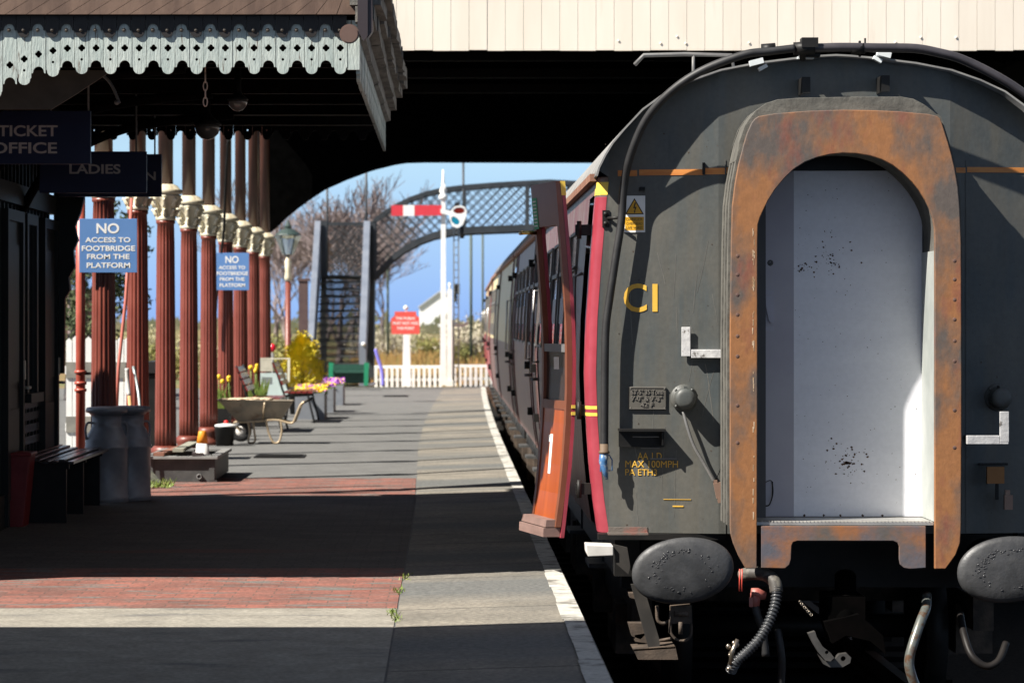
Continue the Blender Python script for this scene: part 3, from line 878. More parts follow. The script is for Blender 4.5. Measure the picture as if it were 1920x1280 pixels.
    m.box(X0 - 1.05, X0 + 1.05, y0 + .3, y1 - .3, .2, .3)
    m.build("underframe", black, root)
    for by in (y0 + 2.9, y1 - 2.9):
        m = MB()
        for s_ in (-1, 1):
            m.box(X0 + s_ * 1.0 - .06, X0 + s_ * 1.0 + .06, by - 1.9, by + 1.9, -.32, -.12)
            for ax in (-1.3, 1.3): m.box(X0 + s_ * 1.02 - .11, X0 + s_ * 1.02 + .11, by + ax - .17, by + ax + .17, -.5, -.2)
            m.box(X0 + s_ * 1.02 - .05, X0 + s_ * 1.02 + .05, by - .6, by + .6, -.6, -.46)
        m.box(X0 - 1.0, X0 + 1.0, by - .2, by + .2, -.3, 0)
        bg_ = m.build("bogie", undergrime, root)
        for ax in (-1.3, 1.3):
            m = MB(); m.cyl((X0 - .85, by + ax, -.35), (X0 + .85, by + ax, -.35), .07, n=10)
            for s_ in (-1, 1): m.cyl((X0 + s_ * .69, by + ax, -.35), (X0 + s_ * .82, by + ax, -.35), .455, n=32)
            m.build("wheelset", black, bg_)
    m = MB()
    for i, yy in enumerate((y0 + 6.2, y0 + 8.4, y0 + 10.9, y0 + 12.9)):
        m.box(X0 - 1.16, X0 - .6, yy, yy + 1.2 + .3 * (i % 2), -.42, .05)
        m.box(X0 - 1.19, X0 - 1.16, yy + .1, yy + .3, -.3, -.02)
    m.each("battery_box", undergrime, root)
    m = MB(); yy = y0 + 1.2
    while yy < y1 - 1: m.box(X0 - 1.30, X0 - 1.12, yy, yy + .5, .03, .055); m.tube([(X0 - 1.2, yy + .2, .05), (X0 - 1.2, yy + .2, .3)], .015, 5); yy += 2.9
    m.each("step_board", mat("worn_step_board", (.05, .05, .05), (.09, .09, .088), rough=.6), root)
    root.rotation_euler.z = ang
    return root

c1 = coach(E, E + 19.66, 0, 0, dirt_mar, dirt_mar, "nearest coach, grey end with a rusty gangway and a maroon side with one door open", windows=11, doorgap=(17.12, 17.72))
coach(37.0, 56.6, .0, 0, coachcream, dirt_mar, "second coach, cream above and maroon below, coupled behind the nearest coach", detail=False, skip=8)
coach(57.2, 76.8, .02, R(-.35), coachcream, brightmar, "third and farthest coach, cream and red, beyond the end of the shed", detail=False)

# --- near end of the first coach
def ex(px_): return GX(px_, E)
def ez(py_): return GZ(py_, E)
m = MB()
cols = sorted(set([-1.24, -1.16, -1.05, -.93, -.79, -.64, -.45, -.25, 0, .25, .45, .64, .79, .93, 1.05, 1.16, 1.24]))
for a, b in zip(cols, cols[1:]):
    k = len(m.v)
    for d in (a, b):
        m.v += [(CX + d, bow(CX + d), .316), (CX + d, bow(CX + d), rooftop(d) - .002)]
    m.f.append((k, k + 2, k + 3, k + 1)); m.s.append(False)
for s_ in (-1, 1):
    zz = [h[0] for h in HW]
    for z0, z1 in zip(zz, zz[1:]):
        k = len(m.v)
        for z in (z0, z1): m.v += [(CX + s_ * 1.24, bow(CX + 1.24), z), (CX + s_ * (hw(z) - .056), bow(CX + 1.25), z)]
        m.f.append((k, k + 1, k + 3, k + 2)); m.s.append(False)
    k = len(m.v)
    pr = [(1.24, 2.29), (1.244, 2.29), (1.30, 2.33), (1.265, 2.40), (1.24, 2.44)]
    m.v += [(CX + s_ * a, bow(CX + 1.25), z) for a, z in pr]; m.f.append(tuple(k + i for i in range(5))); m.s.append(False)
m.build("end_panel", endgrey, c1, norm=True)
m = MB()                                             # welded plate seams and the lip along the bottom
for px_, y0_, y1_ in ((1360, 300, 1000), (1812, 300, 1000)):
    X = ex(px_); m.box(X - .003, X + .003, bow(X) - .004, bow(X) + .02, ez(y1_), ez(y0_))
X0_, X1_ = ex(1256), ex(1290)
m.box(X0_, X0_ + .002, bow(X0_) - .003, bow(X0_) + .01, ez(300), ez(243)); m.box(X0_, X1_, bow(X0_) - .003, bow(X0_) + .01, ez(243), ez(242))
m.each("panel_seam", endgrey, c1)
def onend(mb, xa, xb, ya, yb, th, base=.002):        # a bar on the bowed end, in photo pixels
    a, b = ex(xa), ex(xb); za, zb = ez(yb), ez(ya)
    vs = []
    for X in (a, b):
        for o in (base, base + th):
            for z in (za, zb): vs.append((X, bow(X) - o, z))
    return mb.add(vs, [(0, 1, 3, 2), (4, 6, 7, 5), (0, 4, 5, 1), (2, 3, 7, 6), (0, 2, 6, 4), (1, 5, 7, 3)])
m = MB()
onend(m, 1160, 1196, 318, 329, .002); onend(m, 1200, 1319, 317, 328, .002); onend(m, 1322, 1360, 315, 327, .002); onend(m, 1362, 1376, 314.5, 326, .002)
onend(m, 1788, 1811, 314, 324, .002); onend(m, 1814, 1990, 313, 323, .002)
m.each("waist_stripe", orangestripe, c1)
m = MB(); onend(m, 1317, 1322, 305, 327, .02); onend(m, 1200, 1210, 350, 356, .03); m.each("small_lug", black, c1)
def endtext(mb, s, xa, xb, ya, yb, bold=.01, depth=.002, base=.002):
    return lettering(mb, s, ex(xa), ex(xb), ez(yb), ez(ya), 0, bold, depth, lambda u, v, w_: Vector((u, bow(u) - base - w_, v)))
m = MB(); endtext(m, "C", 1171, 1214, 531, 585, .012); onend(m, 1224.5, 1234, 532, 584, .002); m.build("large_letters", amber, c1)
m = MB(); endtext(m, "AA 1.D.", 1197, 1245, 849, 862, 0); endtext(m, "MAX 100MPH", 1174, 1272, 864, 877, 0); endtext(m, "PA ETH3", 1174, 1233, 880, 892, 0); m.build("stencilled_words", amber, c1)
m = MB()
onend(m, 1262, 1282, 948, 950.5, .002); onend(m, 1245, 1296, 936, 937, .002)
m.each("paint_scratch", amber, c1)
rq = random.Random(17); m = MB()                      # scratches and run marks in the end paint
for i in range(16):
    x = rq.uniform(1180, 1350); y = rq.uniform(360, 960); L = rq.uniform(20, 130); dx = rq.gauss(0, 9)
    o = [(ex(x + dx * t + rq.gauss(0, .5)), ez(y + L * t)) for t in (0, .25, .5, .75, 1)]
    wv = rq.uniform(.0009, .0022)
    for (a, b), (c, d) in zip(o, o[1:]): m.add([(a - wv, bow(a) - .0012, b), (a + wv, bow(a) - .0012, b), (c + wv, bow(c) - .0012, d), (c - wv, bow(c) - .0012, d)], [(0, 1, 2, 3)])
struct(m.build("run_marks", mat("pale_run_mark", (.12, .118, .108), (.16, .155, .14), 30, rough=.6), c1, norm=False), "stuff")
m = MB()
for i in range(70):
    x = rq.uniform(1130, 1365) if i % 3 else rq.uniform(1812, 1915); y = rq.uniform(250, 990); r_ = rq.choice([.6, .8, 1.0, 1.6]); a = ex(x); s_ = r_ / 339
    m.add([(a + s_ * rq.uniform(.6, 1.3) * math.cos(t), bow(a) - .0014, ez(y) + s_ * rq.uniform(.6, 1.3) * math.sin(t)) for t in [k * 1.0472 for k in range(6)]], [tuple(range(6))])
struct(m.build("chip_marks", mat("dark_chip_mark", (.02, .018, .016), (.10, .07, .05), 60, rough=.8), c1, norm=False), "stuff")
m = MB()                                             # rubbed bright edge and drips on the left leg of the faceplate
for i in range(34):
    y = rq.uniform(400, 760) if i < 26 else rq.uniform(760, 960); x = 1413 + rq.gauss(0, 1.2); L = rq.uniform(3, 16); wv = rq.uniform(.4, 1.3)
    m.px([(x - wv, y), (x + wv, y + rq.uniform(0, 2)), (x + wv * .6, y + L), (x - wv * .7, y + L)], [], DG_, DG_ - .0012, DG_ + .001)
struct(m.build("worn_edge", mat("worn_pale_rust", (.42, .28, .16), (.55, .42, .30), 40, rough=.6), c1), "stuff")
# pink corner and yellow bands
m = MB()
for side in (-1, 1):
    for (a, b) in ((2.19, 2.262),):
        vs = []
        for z in (a, b):
            for o, yy in ((-.060, bow(CX + 1.25) - .003), (-.02, bow(CX + 1.25) + .009), (.003, bow(CX + 1.25) + .058), (.003, bow(CX + 1.25) + .2)): vs.append((CX + side * (hw(z) + o), yy, z))
        m.add(vs, [(i, i + 1, i + 5, i + 4) for i in range(3)])
    for (a, b) in ((1.0, 1.018), (.962, .98)):
        vs = []
        for z in (a, b):
            for o, yy in ((-.057, bow(CX + 1.25) - .003), (-.02, bow(CX + 1.25) + .009), (.003, bow(CX + 1.25) + .058), (.003, bow(CX + 1.25) + .3)): vs.append((CX + side * (hw(z) + o), yy, z))
        m.add(vs, [(i, i + 1, i + 5, i + 4) for i in range(3)])
m.each("yellow_band", yellowp, c1, norm=False)
m = MB()
zz = [.316] + [h[0] for h in HW[1:-1]] + [2.18]
vs = []
for z in zz:
    for o, yy in ((-.0575, bow(CX + 1.25) - .0015), (-.02, bow(CX + 1.25) + .0105), (.0015, bow(CX + 1.25) + .0595), (.0015, 17.10)): vs.append((CX - (hw(z) + o), yy, z))
m.add(vs, [(i * 4 + j, i * 4 + j + 1, i * 4 + j + 5, i * 4 + j + 4) for i in range(len(zz) - 1) for j in range(3)], True)
m.build("corner_panel", brightmar, c1, norm=False)
# gangway
DG = 16.31
arch = [(1420, 452), (1421, 421), (1425, 408), (1430, 397), (1440, 376), (1453.5, 355), (1470, 335), (1488, 317.5), (1509, 304), (1532.5, 295), (1556, 289.5), (1581, 287), (1607, 288), (1632, 292), (1654, 299), (1673.5, 309), (1693, 324), (1711, 342), (1724, 358), (1735.5, 376), (1743, 392), (1749, 410), (1752, 428), (1753, 448)]
outer = [(1398, 1065), (1385, 1042), (1375, 1018), (1370, 1000), (1369, 985), (1369, 620), (1371, 455), (1373, 386), (1378, 345), (1385, 307), (1395, 269), (1401, 249), (1409, 231), (1415, 223), (1422.5, 218), (1453, 213), (1515, 208), (1581, 206), (1640, 207), (1684, 209), (1740, 214), (1758, 218), (1763, 223), (1766, 231), (1777, 266), (1784, 291), (1790, 317), (1796, 352), (1799, 386), (1802, 455), (1803, 700), (1802, 985), (1800, 1018), (1792, 1040), (1773, 1066)]
fp = outer + [(1753, 1066), (1753, 720)] + list(reversed(arch)) + [(1420, 720), (1419, 1065)]
m = MB(); m.px(fp, [], DG, DG, DG + .035)
gw = m.build("gangway_faceplate", rust, c1, bevel=.004)
m = MB()
for y_ in (480, 515, 553, 590, 630, 668, 760, 830):
    for xx in (1383, 1790): m.lathe((GX(xx, DG), DG + .001, GZ(y_ + (xx > 1500) * 9, DG)), [(.012, 0), (.010, -.0016), (.0001, -.0018)], 12, axis=1)
m.build("rivets", mat("rust_rivet", (.085, .048, .042), (.13, .07, .05), 30, rough=.8), gw)
m = MB(); m.px([(1427, 1064), (1427, 986), (1736, 986), (1736, 1064), (1706, 1066), (1695, 1064), (1688, 1058), (1686, 1048), (1686, 1024), (1683, 1017), (1675, 1013.5), (1495, 1013.5), (1487, 1016), (1484, 1023), (1483, 1048), (1480, 1058), (1472, 1065)], [], DG + .014, DG + .014, DG + .034)
m.build("threshold_plate", greyrust, c1, bevel=.003)
m = MB(); a, b = GX(1420.5, DG), GX(1752.5, DG); m.box(a, b, DG + .04, E - .02, GZ(985, DG), GZ(979, DG))
k = a
while k < b - .03: m.obox((k + .02, DG + .05, GZ(979, DG) + .003), (.004, .03, .006), Matrix.Rotation(.6, 3, 'Z')); k += .02
m.build("tread_plate", mat("chequer_plate", (.4, .39, .37), (.5, .49, .46), rough=.4, metal=.6), c1)
def grow(pts, d, cx=1585, cy=640): return [(x + (d if x > cx else -d), y - (d if y < 640 else -d * 0)) for x, y in pts]
bel_o = [(x, min(y, 1000)) for x, y in grow(outer, 3)]
m = MB(); bo = grow([p for p in outer if p[1] <= 985], 2); bi = [(1753 + 3, 985), (1756, 720)] + list(reversed(grow(arch, 3))) + [(1417, 720), (1417, 985)]
for i in range(5):
    y0_ = DG + .04 + i * .082
    g = 3 if i % 2 == 0 else 0
    m.px(grow([p for p in outer if p[1] <= 985], g + 1) + bi, [], DG, y0_, min(y0_ + .0815, E - .003))
m.build("gangway_bellows", canvas, c1)
m = MB(); m.px([(1752.9, 978), (1752.9, 470), (1753 + 2.6, 470), (1753 + 2.6, 978)], [], DG, DG + .036, E - .004); m.px([(1738, 978), (1738, 500), (1741, 500), (1741, 978)], [], E - .15, E - .16, E - .15)
m.each("gangway_jamb", palejamb, c1)
# gangway door, just inside
XA, XB = ex(1433), ex(1727.5)
m = MB(); m.box(XA + .001, ex(1487), E - .0385, E - .0355, ez(969), ez(302)); m.build("dark_door_strip", mat("dull_lilac_strip", (.36, .34, .385), (.41, .395, .43), 2, rough=.5), c1)  # darker lilac strip laid down the left of the door
m = MB(); m.box(XA, XB, E - .035, E - .012, ez(971), ez(300)); gd = m.build("gangway_door", doorpaint, c1, bevel=.002)
m = MB(); m.box(XA, XB, E - .05, E - .036, ez(321), ez(288)); m.build("door_header", black, c1)
m = MB(); m.box(XA - .05, XA - .002, E - .10, E - .012, ez(975), ez(300)); m.box(XB + .001, XB + .012, E - .06, E - .012, ez(975), ez(300)); m.each("door_frame", darkjamb, c1)
m = MB(); m.box(XA, XB, E - .05, E - .0355, ez(973), ez(967)); m.build("door_sill", black, c1)
m = MB(); m.lathe((ex(1443), E - .036, ez(493)), [(.018, 0), (.016, -.004), (.006, -.004), (.006, .002)], 16, axis=1); m.px([(1441, 492), (1445, 492), (1444.5, 499), (1441.5, 499)], [], E, E - .041, E - .04); m.build("keyhole", darkjamb, gd)
m = MB(); m.px([(1434, 562), (1438, 560), (1440, 580), (1448, 602), (1444, 605), (1440, 602), (1434, 575)], [], E, E - .06, E - .045)
for a, b in ((544, 552), (556, 605), (612, 621)): m.px([(1434, a), (1450, a), (1450, b), (1434, b)], [], E, E - .041, E - .036)
m.build("latch", mat("grey_latch", (.36, .35, .4), rough=.45), gd)
m = MB(); m.tube(curve([P(1448, 902, E - .045), P(1449, 925, E - .05), P(1443, 945, E - .06), P(1436, 948, E - .05)], 5), .004, 6); m.tube(curve([P(1433, 905, E - .045), P(1445, 900, E - .045), P(1448, 910, E - .045), P(1447, 938, E - .045)], 4), .002, 5); m.build("hook", black, gd)
rs = random.Random(21); m = MB()
def chip(x, y, r):
    n = 7; m.px([(x + r * rs.uniform(.6, 1.3) * math.cos(2 * math.pi * i / n), y + r * rs.uniform(.5, 1.2) * math.sin(2 * math.pi * i / n)) for i in range(n)], [], E, E - .0362, E - .0352)
for i in range(46): chip(rs.gauss(1560, 16), rs.gauss(478, 16), rs.choice([.7, .9, 1.3, 2.0]))
for i in range(26): chip(rs.gauss(1505, 12), rs.gauss(502, 8), rs.choice([.7, 1, 1.6, 2.3]))
for i in range(60): chip(rs.gauss(1588, 26), rs.gauss(862, 16), rs.choice([.7, .9, 1.3, 2.2]))
for i in range(14): chip(rs.uniform(1578, 1612), 868 + rs.uniform(-2.5, 2.5), rs.choice([1.6, 2.2, 2.8]))
for i in range(120): chip(rs.uniform(1490, 1720), rs.uniform(330, 960), rs.choice([.5, .6, .8, 1.0]))
for xx in (1470, 1507, 1543, 1574, 1616, 1653): chip(xx, 965, 2.6)
m.build("paint_chips", mat("rust_chip", (.05, .035, .03), (.12, .06, .03), 30, rough=.8), gd)
# canvas hood over the gangway
m = MB(); m.px([(1379, 302), (1386, 265), (1396, 236), (1405, 222), (1416, 208), (1436, 194), (1458, 187), (1500, 184), (1600, 182), (1690, 182), (1712, 186), (1733, 197), (1750, 210), (1758, 217), (1684, 207), (1581, 204.5), (1515, 206.5), (1453, 211.5), (1422, 216.5), (1409, 229), (1400, 248), (1393, 270), (1384, 303)], [], DG + .06, DG + .045, E - .03)
m.build("gangway_hood", canvas, c1, bevel=.006)
m = MB()
for xx, y0_ in ((1503, 150), (1650, 147)):
    X = ex(xx); m.box(X - .02, X + .025, E - .20, E - .18, ez(y0_ + 30), ez(y0_)); m.box(X - .02, X - .012, E - .18, E + .01, ez(y0_ + 30), ez(y0_)); m.box(X - .012, X + .025, E - .18, E + .01, ez(y0_ + 6), ez(y0_))
m.each("roof_lamp_bracket", black, c1)
# brake pipe that runs over the roof and down the left of the end
pp = [(1133, 850, .0), (1134, 700, .0), (1136, 615, .0), (1143, 560, .0), (1155, 480, .0), (1165, 415, .0), (1170, 345, -.02), (1185, 283, -.07), (1213, 222, -.12), (1258, 172, -.17), (1318, 132, -.19), (1395, 103, -.2), (1440, 97, -.2), (1490, 91, -.2)]
path = []
for x, y, o in pp:
    yy = min(bow(ex(x)), E + .09) - .075 + o
    if o == 0: yy = bow(ex(x)) - .085
    path.append(P(x, y, yy))
m = MB(); m.tube(curve(path, 8), [.0225] * (len(path) * 8 - 7), 12)
hp = m.build("brake_pipe", rubber, c1)
path = [P(x, y, E - .26) for x, y in ((1490, 91), (1540, 90), (1580, 89), (1650, 90), (1715, 91), (1760, 99), (1800, 110), (1850, 133), (1900, 162), (1945, 196), (1975, 230))]
m = MB(); m.tube(curve(path, 8), .025, 12); m.build("roof_hose", mat("grey_roof_hose", (.035, .032, .036), (.055, .05, .055), rough=.35), c1)
m = MB()
for xx in (1440, 1607): m.cyl(P(xx - 12, 93, E - .245), P(xx + 14, 91, E - .26), .03, n=12)
m.cyl(P(1488, 92, E - .25), P(1528, 90, E - .26), .036, n=14); m.box(ex(1492), ex(1522), E - .3, E - .2, ez(98), ez(80)); m.cyl(P(1505, 80, E - .26), P(1505, 112, E - .2), .018, n=8); m.box(ex(1493), ex(1530), E - .2, E - .1, ez(112), ez(105))
m.cyl(P(1612, 78, E - .26), P(1612, 106, E - .2), .008, n=6); m.cyl(P(1622, 72, E - .26), P(1622, 100, E - .26), .006, n=6)
m.each("pipe_joint", black, c1)
m = MB()
for xx, yy, s_ in ((1418, 117, -1), (1657, 102, 1)):
    m.obox(P(xx, yy, E - .12), (.075, .06, .03), Matrix.Rotation(-.25 * -s_, 3, 'Y')); m.obox(P(xx - 12 * s_ * -1 * -1, yy + 10, E - .1), (.05, .05, .02), Matrix.Rotation(.5 * s_, 3, 'Y'))
m.obox(P(1510, 109, E - .1), (.09, .05, .012)); m.each("pipe_clamp", clampwhite, c1)
m = MB(); m.tube([P(1190, 122, E + .6), P(1207, 104, E + .6), P(1285, 102, E + .6), P(1371, 104, E + .6), P(1380, 150, E + .6)], .012, 6); m.tube([P(1300, 102, E + .6), P(1300, 160, E + .6)], .01, 6); m.build("roof_handrail", steelgrey, c1)
m = MB(); X = ex(1137); m.box(ex(1131), ex(1144), bow(X) - .012, bow(X), ez(425), ez(393)); m.cyl((ex(1138), bow(X), ez(408)), (ex(1160), bow(X) - .08, ez(408)), .009, n=8)
for yy in (400, 418): m.lathe((ex(1137), bow(X) - .012, ez(yy)), [(.013, 0), (.013, -.01), (.0001, -.012)], 8, axis=1)
m.build("pipe_bracket", black, c1)
m = MB(); yy = bow(ex(1133)) - .085; m.lathe(P(1133, 0, yy) * 0 + Vector((ex(1133), yy, 0)), [(.03, ez(850)), (.03, ez(846)), (.024, ez(845)), (.024, ez(832))], 14); m.build("pipe_collar", mat("rusty_collar", (.12, .08, .05), rough=.7), c1)
m = MB(); m.tube([(ex(1133), yy, ez(850)), (ex(1131), yy, ez(866)), (ex(1134), yy - .01, ez(880)), (ex(1137), yy - .01, ez(899))], [.026, .024, .018, .010], 12); m.tube([(ex(1128), yy, ez(852)), (ex(1126), yy, ez(884)), (ex(1131), yy, ez(884))], .004, 5); m.tube([(ex(1142), yy, ez(852)), (ex(1148), yy, ez(862)), (ex(1148), yy, ez(882)), (ex(1141), yy, ez(882))], .004, 5)
m.build("blue_cock", mat("worn_blue_paint", (.05, .14, .3), (.3, .33, .36), 30, .5, .6, rough=.4), c1)
# warning plate
m = MB(); onend(m, 1171, 1211, 366, 435, .004); wp = m.build("warning_plate", white, c1)
def endpoly(mb, pts, o0, o1): return mb.prism([(ex(x), ez(y)) for x, y in pts], [], lambda u, v, w_: Vector((u, bow(u) - w_, v)), o0, o1)
m = MB(); endpoly(m, [(1173.5, 401), (1191, 370.5), (1208.5, 401)], .006, .0068); m.build("triangle_border", black, wp)
m = MB(); endpoly(m, [(1176.5, 399.3), (1191, 374), (1205.5, 399.3)], .0068, .0076); onend(m, 1173.5, 1208.5, 406, 431, .001, .006); m.build("triangle_field", mat("sign_amber", (.62, .33, .02), rough=.4), wp)
m = MB(); endpoly(m, [(1191.5, 379), (1194, 379), (1191.5, 387), (1195, 387), (1191.5, 396), (1193.5, 395), (1191, 399), (1189.5, 394), (1190.5, 395), (1192, 389.5), (1188.5, 389.5)], .0076, .0084)
for s_, ya in (("DANGER", 408), ("OVERHEAD", 416), ("LIVE WIRES", 424)): endtext(m, s_, 1176, 1206, ya, ya + 5, .0, .0005, .0072)
m.build("sign_lettering", mat("sign_black", (.03, .025, .01), rough=.5), wp)
# lamp irons
m = MB(); onend(m, 1278, 1294.5, 613, 668, .012, .02); onend(m, 1296, 1366, 655, 671, .05); m.each("lamp_iron", chipwhite, c1, gap=.012, bevel=.003)
m = MB(); D_ = 16.31; m.px([(1873, 771), (1890, 771), (1890, 828), (1873, 828)], [], D_, D_ - .03, D_ - .015); m.px([(1812, 816), (1872.5, 816), (1872.5, 832), (1812, 832)], [], D_, D_ - .03, D_ + .01); m.px([(1872.6, 828.4), (1889, 828.4), (1889, 832), (1872.6, 832)], [], D_, D_ - .03, D_); li = m.build("lamp_iron", chipwhite, c1, bevel=.002)
m = MB(); m.box(GX(1838, D_), GX(1862, D_), D_ + .0105, E + .08, GZ(830, D_), GZ(822, D_)); m.build("support_arm", black, li)
# cast data plate
m = MB(); onend(m, 1180, 1250, 725, 768, .012); pl = m.build("data_plate", mat("plate_grey", (.062, .058, .05), (.085, .08, .07), 9, rough=.4), c1, bevel=.004)
m = MB()
endtext(m, "63'-5\" 35 Tons", 1184, 1243, 730, 739.5, .01, .006, .014); endtext(m, "9'-0\" & 9'-3\"", 1184, 1242, 742, 752, .01, .006, .014); endtext(m, "42 F", 1202, 1226, 754.5, 763, .01, .006, .014)
for a in (1183.5, 1246.5):
    for b in (728.5, 764.5): onend(m, a - 1.2, a + 1.2, b - 1.2, b + 1.2, .004, .014)
for a, b, c, d in ((1181, 1249, 726, 727.3), (1181, 1249, 765.7, 767)): onend(m, a, b, c, d, .004, .014)
m.build("raised_letters", mat("plate_letter_grey", (.12, .112, .1), rough=.35), pl)
# jumper socket with its cable
def socket(xx, yy, name):
    X = ex(xx); Y = bow(X); m = MB()
    m.lathe((X, Y, ez(yy)), [(.076, 0), (.076, -.012), (.066, -.018), (.058, -.02), (.056, -.07), (.056, -.115), (.050, -.128), (.03, -.132), (.0001, -.132)], 28, axis=1)
    for i in range(4): a = i * math.pi / 2 + .8; m.lathe((X + .063 * math.cos(a), Y - .014, ez(yy) + .063 * math.sin(a)), [(.008, 0), (.008, -.012), (.0001, -.013)], 8, axis=1)
    m.box(X - .01, X + .01, Y - .12, Y - .03, ez(yy) + .045, ez(yy) + .066)
    return m.build(name, endgrey, c1)
sk = socket(1283, 746, "jumper_socket"); socket(1873, 745, "jumper_socket")
yb = bow(ex(1300))
m = MB(); m.tube(curve([(ex(1281), yb - .03, ez(772)), (ex(1288), yb - .05, ez(800)), (ex(1300), yb - .06, ez(835)), (ex(1320), yb - .06, ez(870)), (ex(1338), yb - .06, ez(902))], 7), .009, 8); m.build("cable", steelgrey, sk)
m = MB(); m.obox((ex(1346), yb - .06, ez(918)), (.04, .03, .085), Matrix.Rotation(-.2, 3, 'Y')); m.obox((ex(1340), yb - .06, ez(902)), (.02, .02, .02)); m.obox((ex(1348), yb - .062, ez(936)), (.022, .03, .03), Matrix.Rotation(-.2, 3, 'Y')); m.obox((ex(1357), yb - .055, ez(940)), (.018, .02, .02), Matrix.Rotation(-.2, 3, 'Y')); m.build("plug", mat("copper_brown", (.25, .16, .12), rough=.5, metal=.4), sk)
m = MB(); cc = curve([(ex(1338), yb - .045, ez(905)), (ex(1350), yb - .04, ez(880)), (ex(1356), yb - .03, ez(856)), (ex(1366), yb - .02, ez(840))], 7)
for i, p in enumerate(cc): m.obox(p, (.006, .004, .012), Matrix.Rotation(i * 1.2, 3, 'Z'))
m.build("chain", black, sk)
# footstep on the end
m = MB(); X0_, X1_ = ex(1160), ex(1247); Yb = bow(ex(1200))
m.box(X0_, X1_, Yb - .13, Yb + .01, ez(808), ez(803.5)); m.box(X0_ + .004, X1_ - .002, Yb - .035, Yb + .01, ez(838), ez(808))
m.box(ex(1240), ex(1243), Yb - .11, Yb, ez(834), ez(808.2))
m.build("end_step", black, c1)
m = MB(); onend(m, 1187, 1236, 818, 820, .006, .04); onend(m, 1203, 1238, 839.5, 841.5, .012); onend(m, 1221, 1270, 859, 862, .008); m.each("step_slot", steelgrey, c1)
m = MB(); m.box(ex(1140), ex(1216), Yb - .05, Yb + .02, ez(1003), ez(999)); m.box(ex(1142), ex(1215), Yb - .012, Yb + .01, ez(999), ez(989)); m.build("rusty_foot_plate", mat("rusty_grey_plate", (.13, .11, .095), (.22, .09, .07), 9, .45, .6, rough=.7, bump=.3), c1)
m = MB(); m.box(ex(1122), ex(1370), E + .02, E + .12, ez(1012), ez(1001)); m.build("end_bottom_rail", black, c1)
# white-tipped side step and hanger
D_ = 16.55
m = MB(); m.px([(1099, 1021), (1150, 1023), (1150, 1041), (1103, 1043), (1100, 1036)], [], D_, D_, D_ + .22); m.build("side_step", mat("white_step_paint", (.5, .49, .46), (.62, .6, .57), 6, rough=.6), c1, bevel=.004)
m = MB(); m.px([(1150, 1020), (1176, 1026), (1182, 1062), (1178, 1076), (1155, 1056)], [], D_ + .02, D_ + .02, D_ + .05)
m.px([(1183, 1095), (1205, 1093), (1237, 1200), (1237, 1214), (1216, 1214)], [], 16.4, 16.4, 16.43)
m.each("step_hanger", mat("dark_hanger", (.02, .018, .016), (.04, .035, .03), rough=.8), c1)
m = MB(); m.px([(1187, 1216), (1266, 1211), (1271, 1235), (1196, 1235)], [], 16.35, 16.33, 16.36); m.px([(1187, 1216), (1266, 1211), (1266, 1214), (1188, 1219)], [], 16.35, 16.33, 16.6)
for pts in ([(1177, 1166), (1205, 1166), (1214, 1182), (1200, 1196), (1184, 1190)], [(1189, 1188), (1212, 1184), (1215, 1204), (1190, 1200)], [(1178, 1110), (1190, 1110), (1194, 1122), (1180, 1118)]): m.px(pts, [], 16.6, 16.55, 16.65)
m.each("lower_step", undergrime, c1)
m = MB(); m.px([(1258, 1137), (1296, 1134), (1297, 1165), (1294, 1168), (1258, 1168)], [], 16.3, 16.28, 16.4)
m.tube([(GX(1256 + 0, 16.3), 16.27, GZ(1143, 16.3)), (GX(1254, 16.3), 16.27, GZ(1185, 16.3))], .006, 6)
m.tube(curve([P(1258, 1168, 16.3), P(1258, 1185, 16.3), P(1268, 1198, 16.3), P(1284, 1200, 16.3), P(1295, 1190, 16.3), P(1296, 1168, 16.3)], 5), .008, 8)
m.cyl(P(1276, 1165, 16.27), P(1276, 1188, 16.27), .012, n=8); m.cyl(P(1265, 1150, 16.27), P(1290, 1150, 16.27), .014, n=8)
m.tube(curve([P(1232, 1135, 16.32), P(1233, 1160, 16.32), P(1242, 1168, 16.32), P(1256, 1164, 16.32)], 5), .010, 7); m.tube([P(1237, 1200, 16.4), P(1258, 1196, 16.35)], .008, 6)
m.build("jumper_box", undergrime, c1)
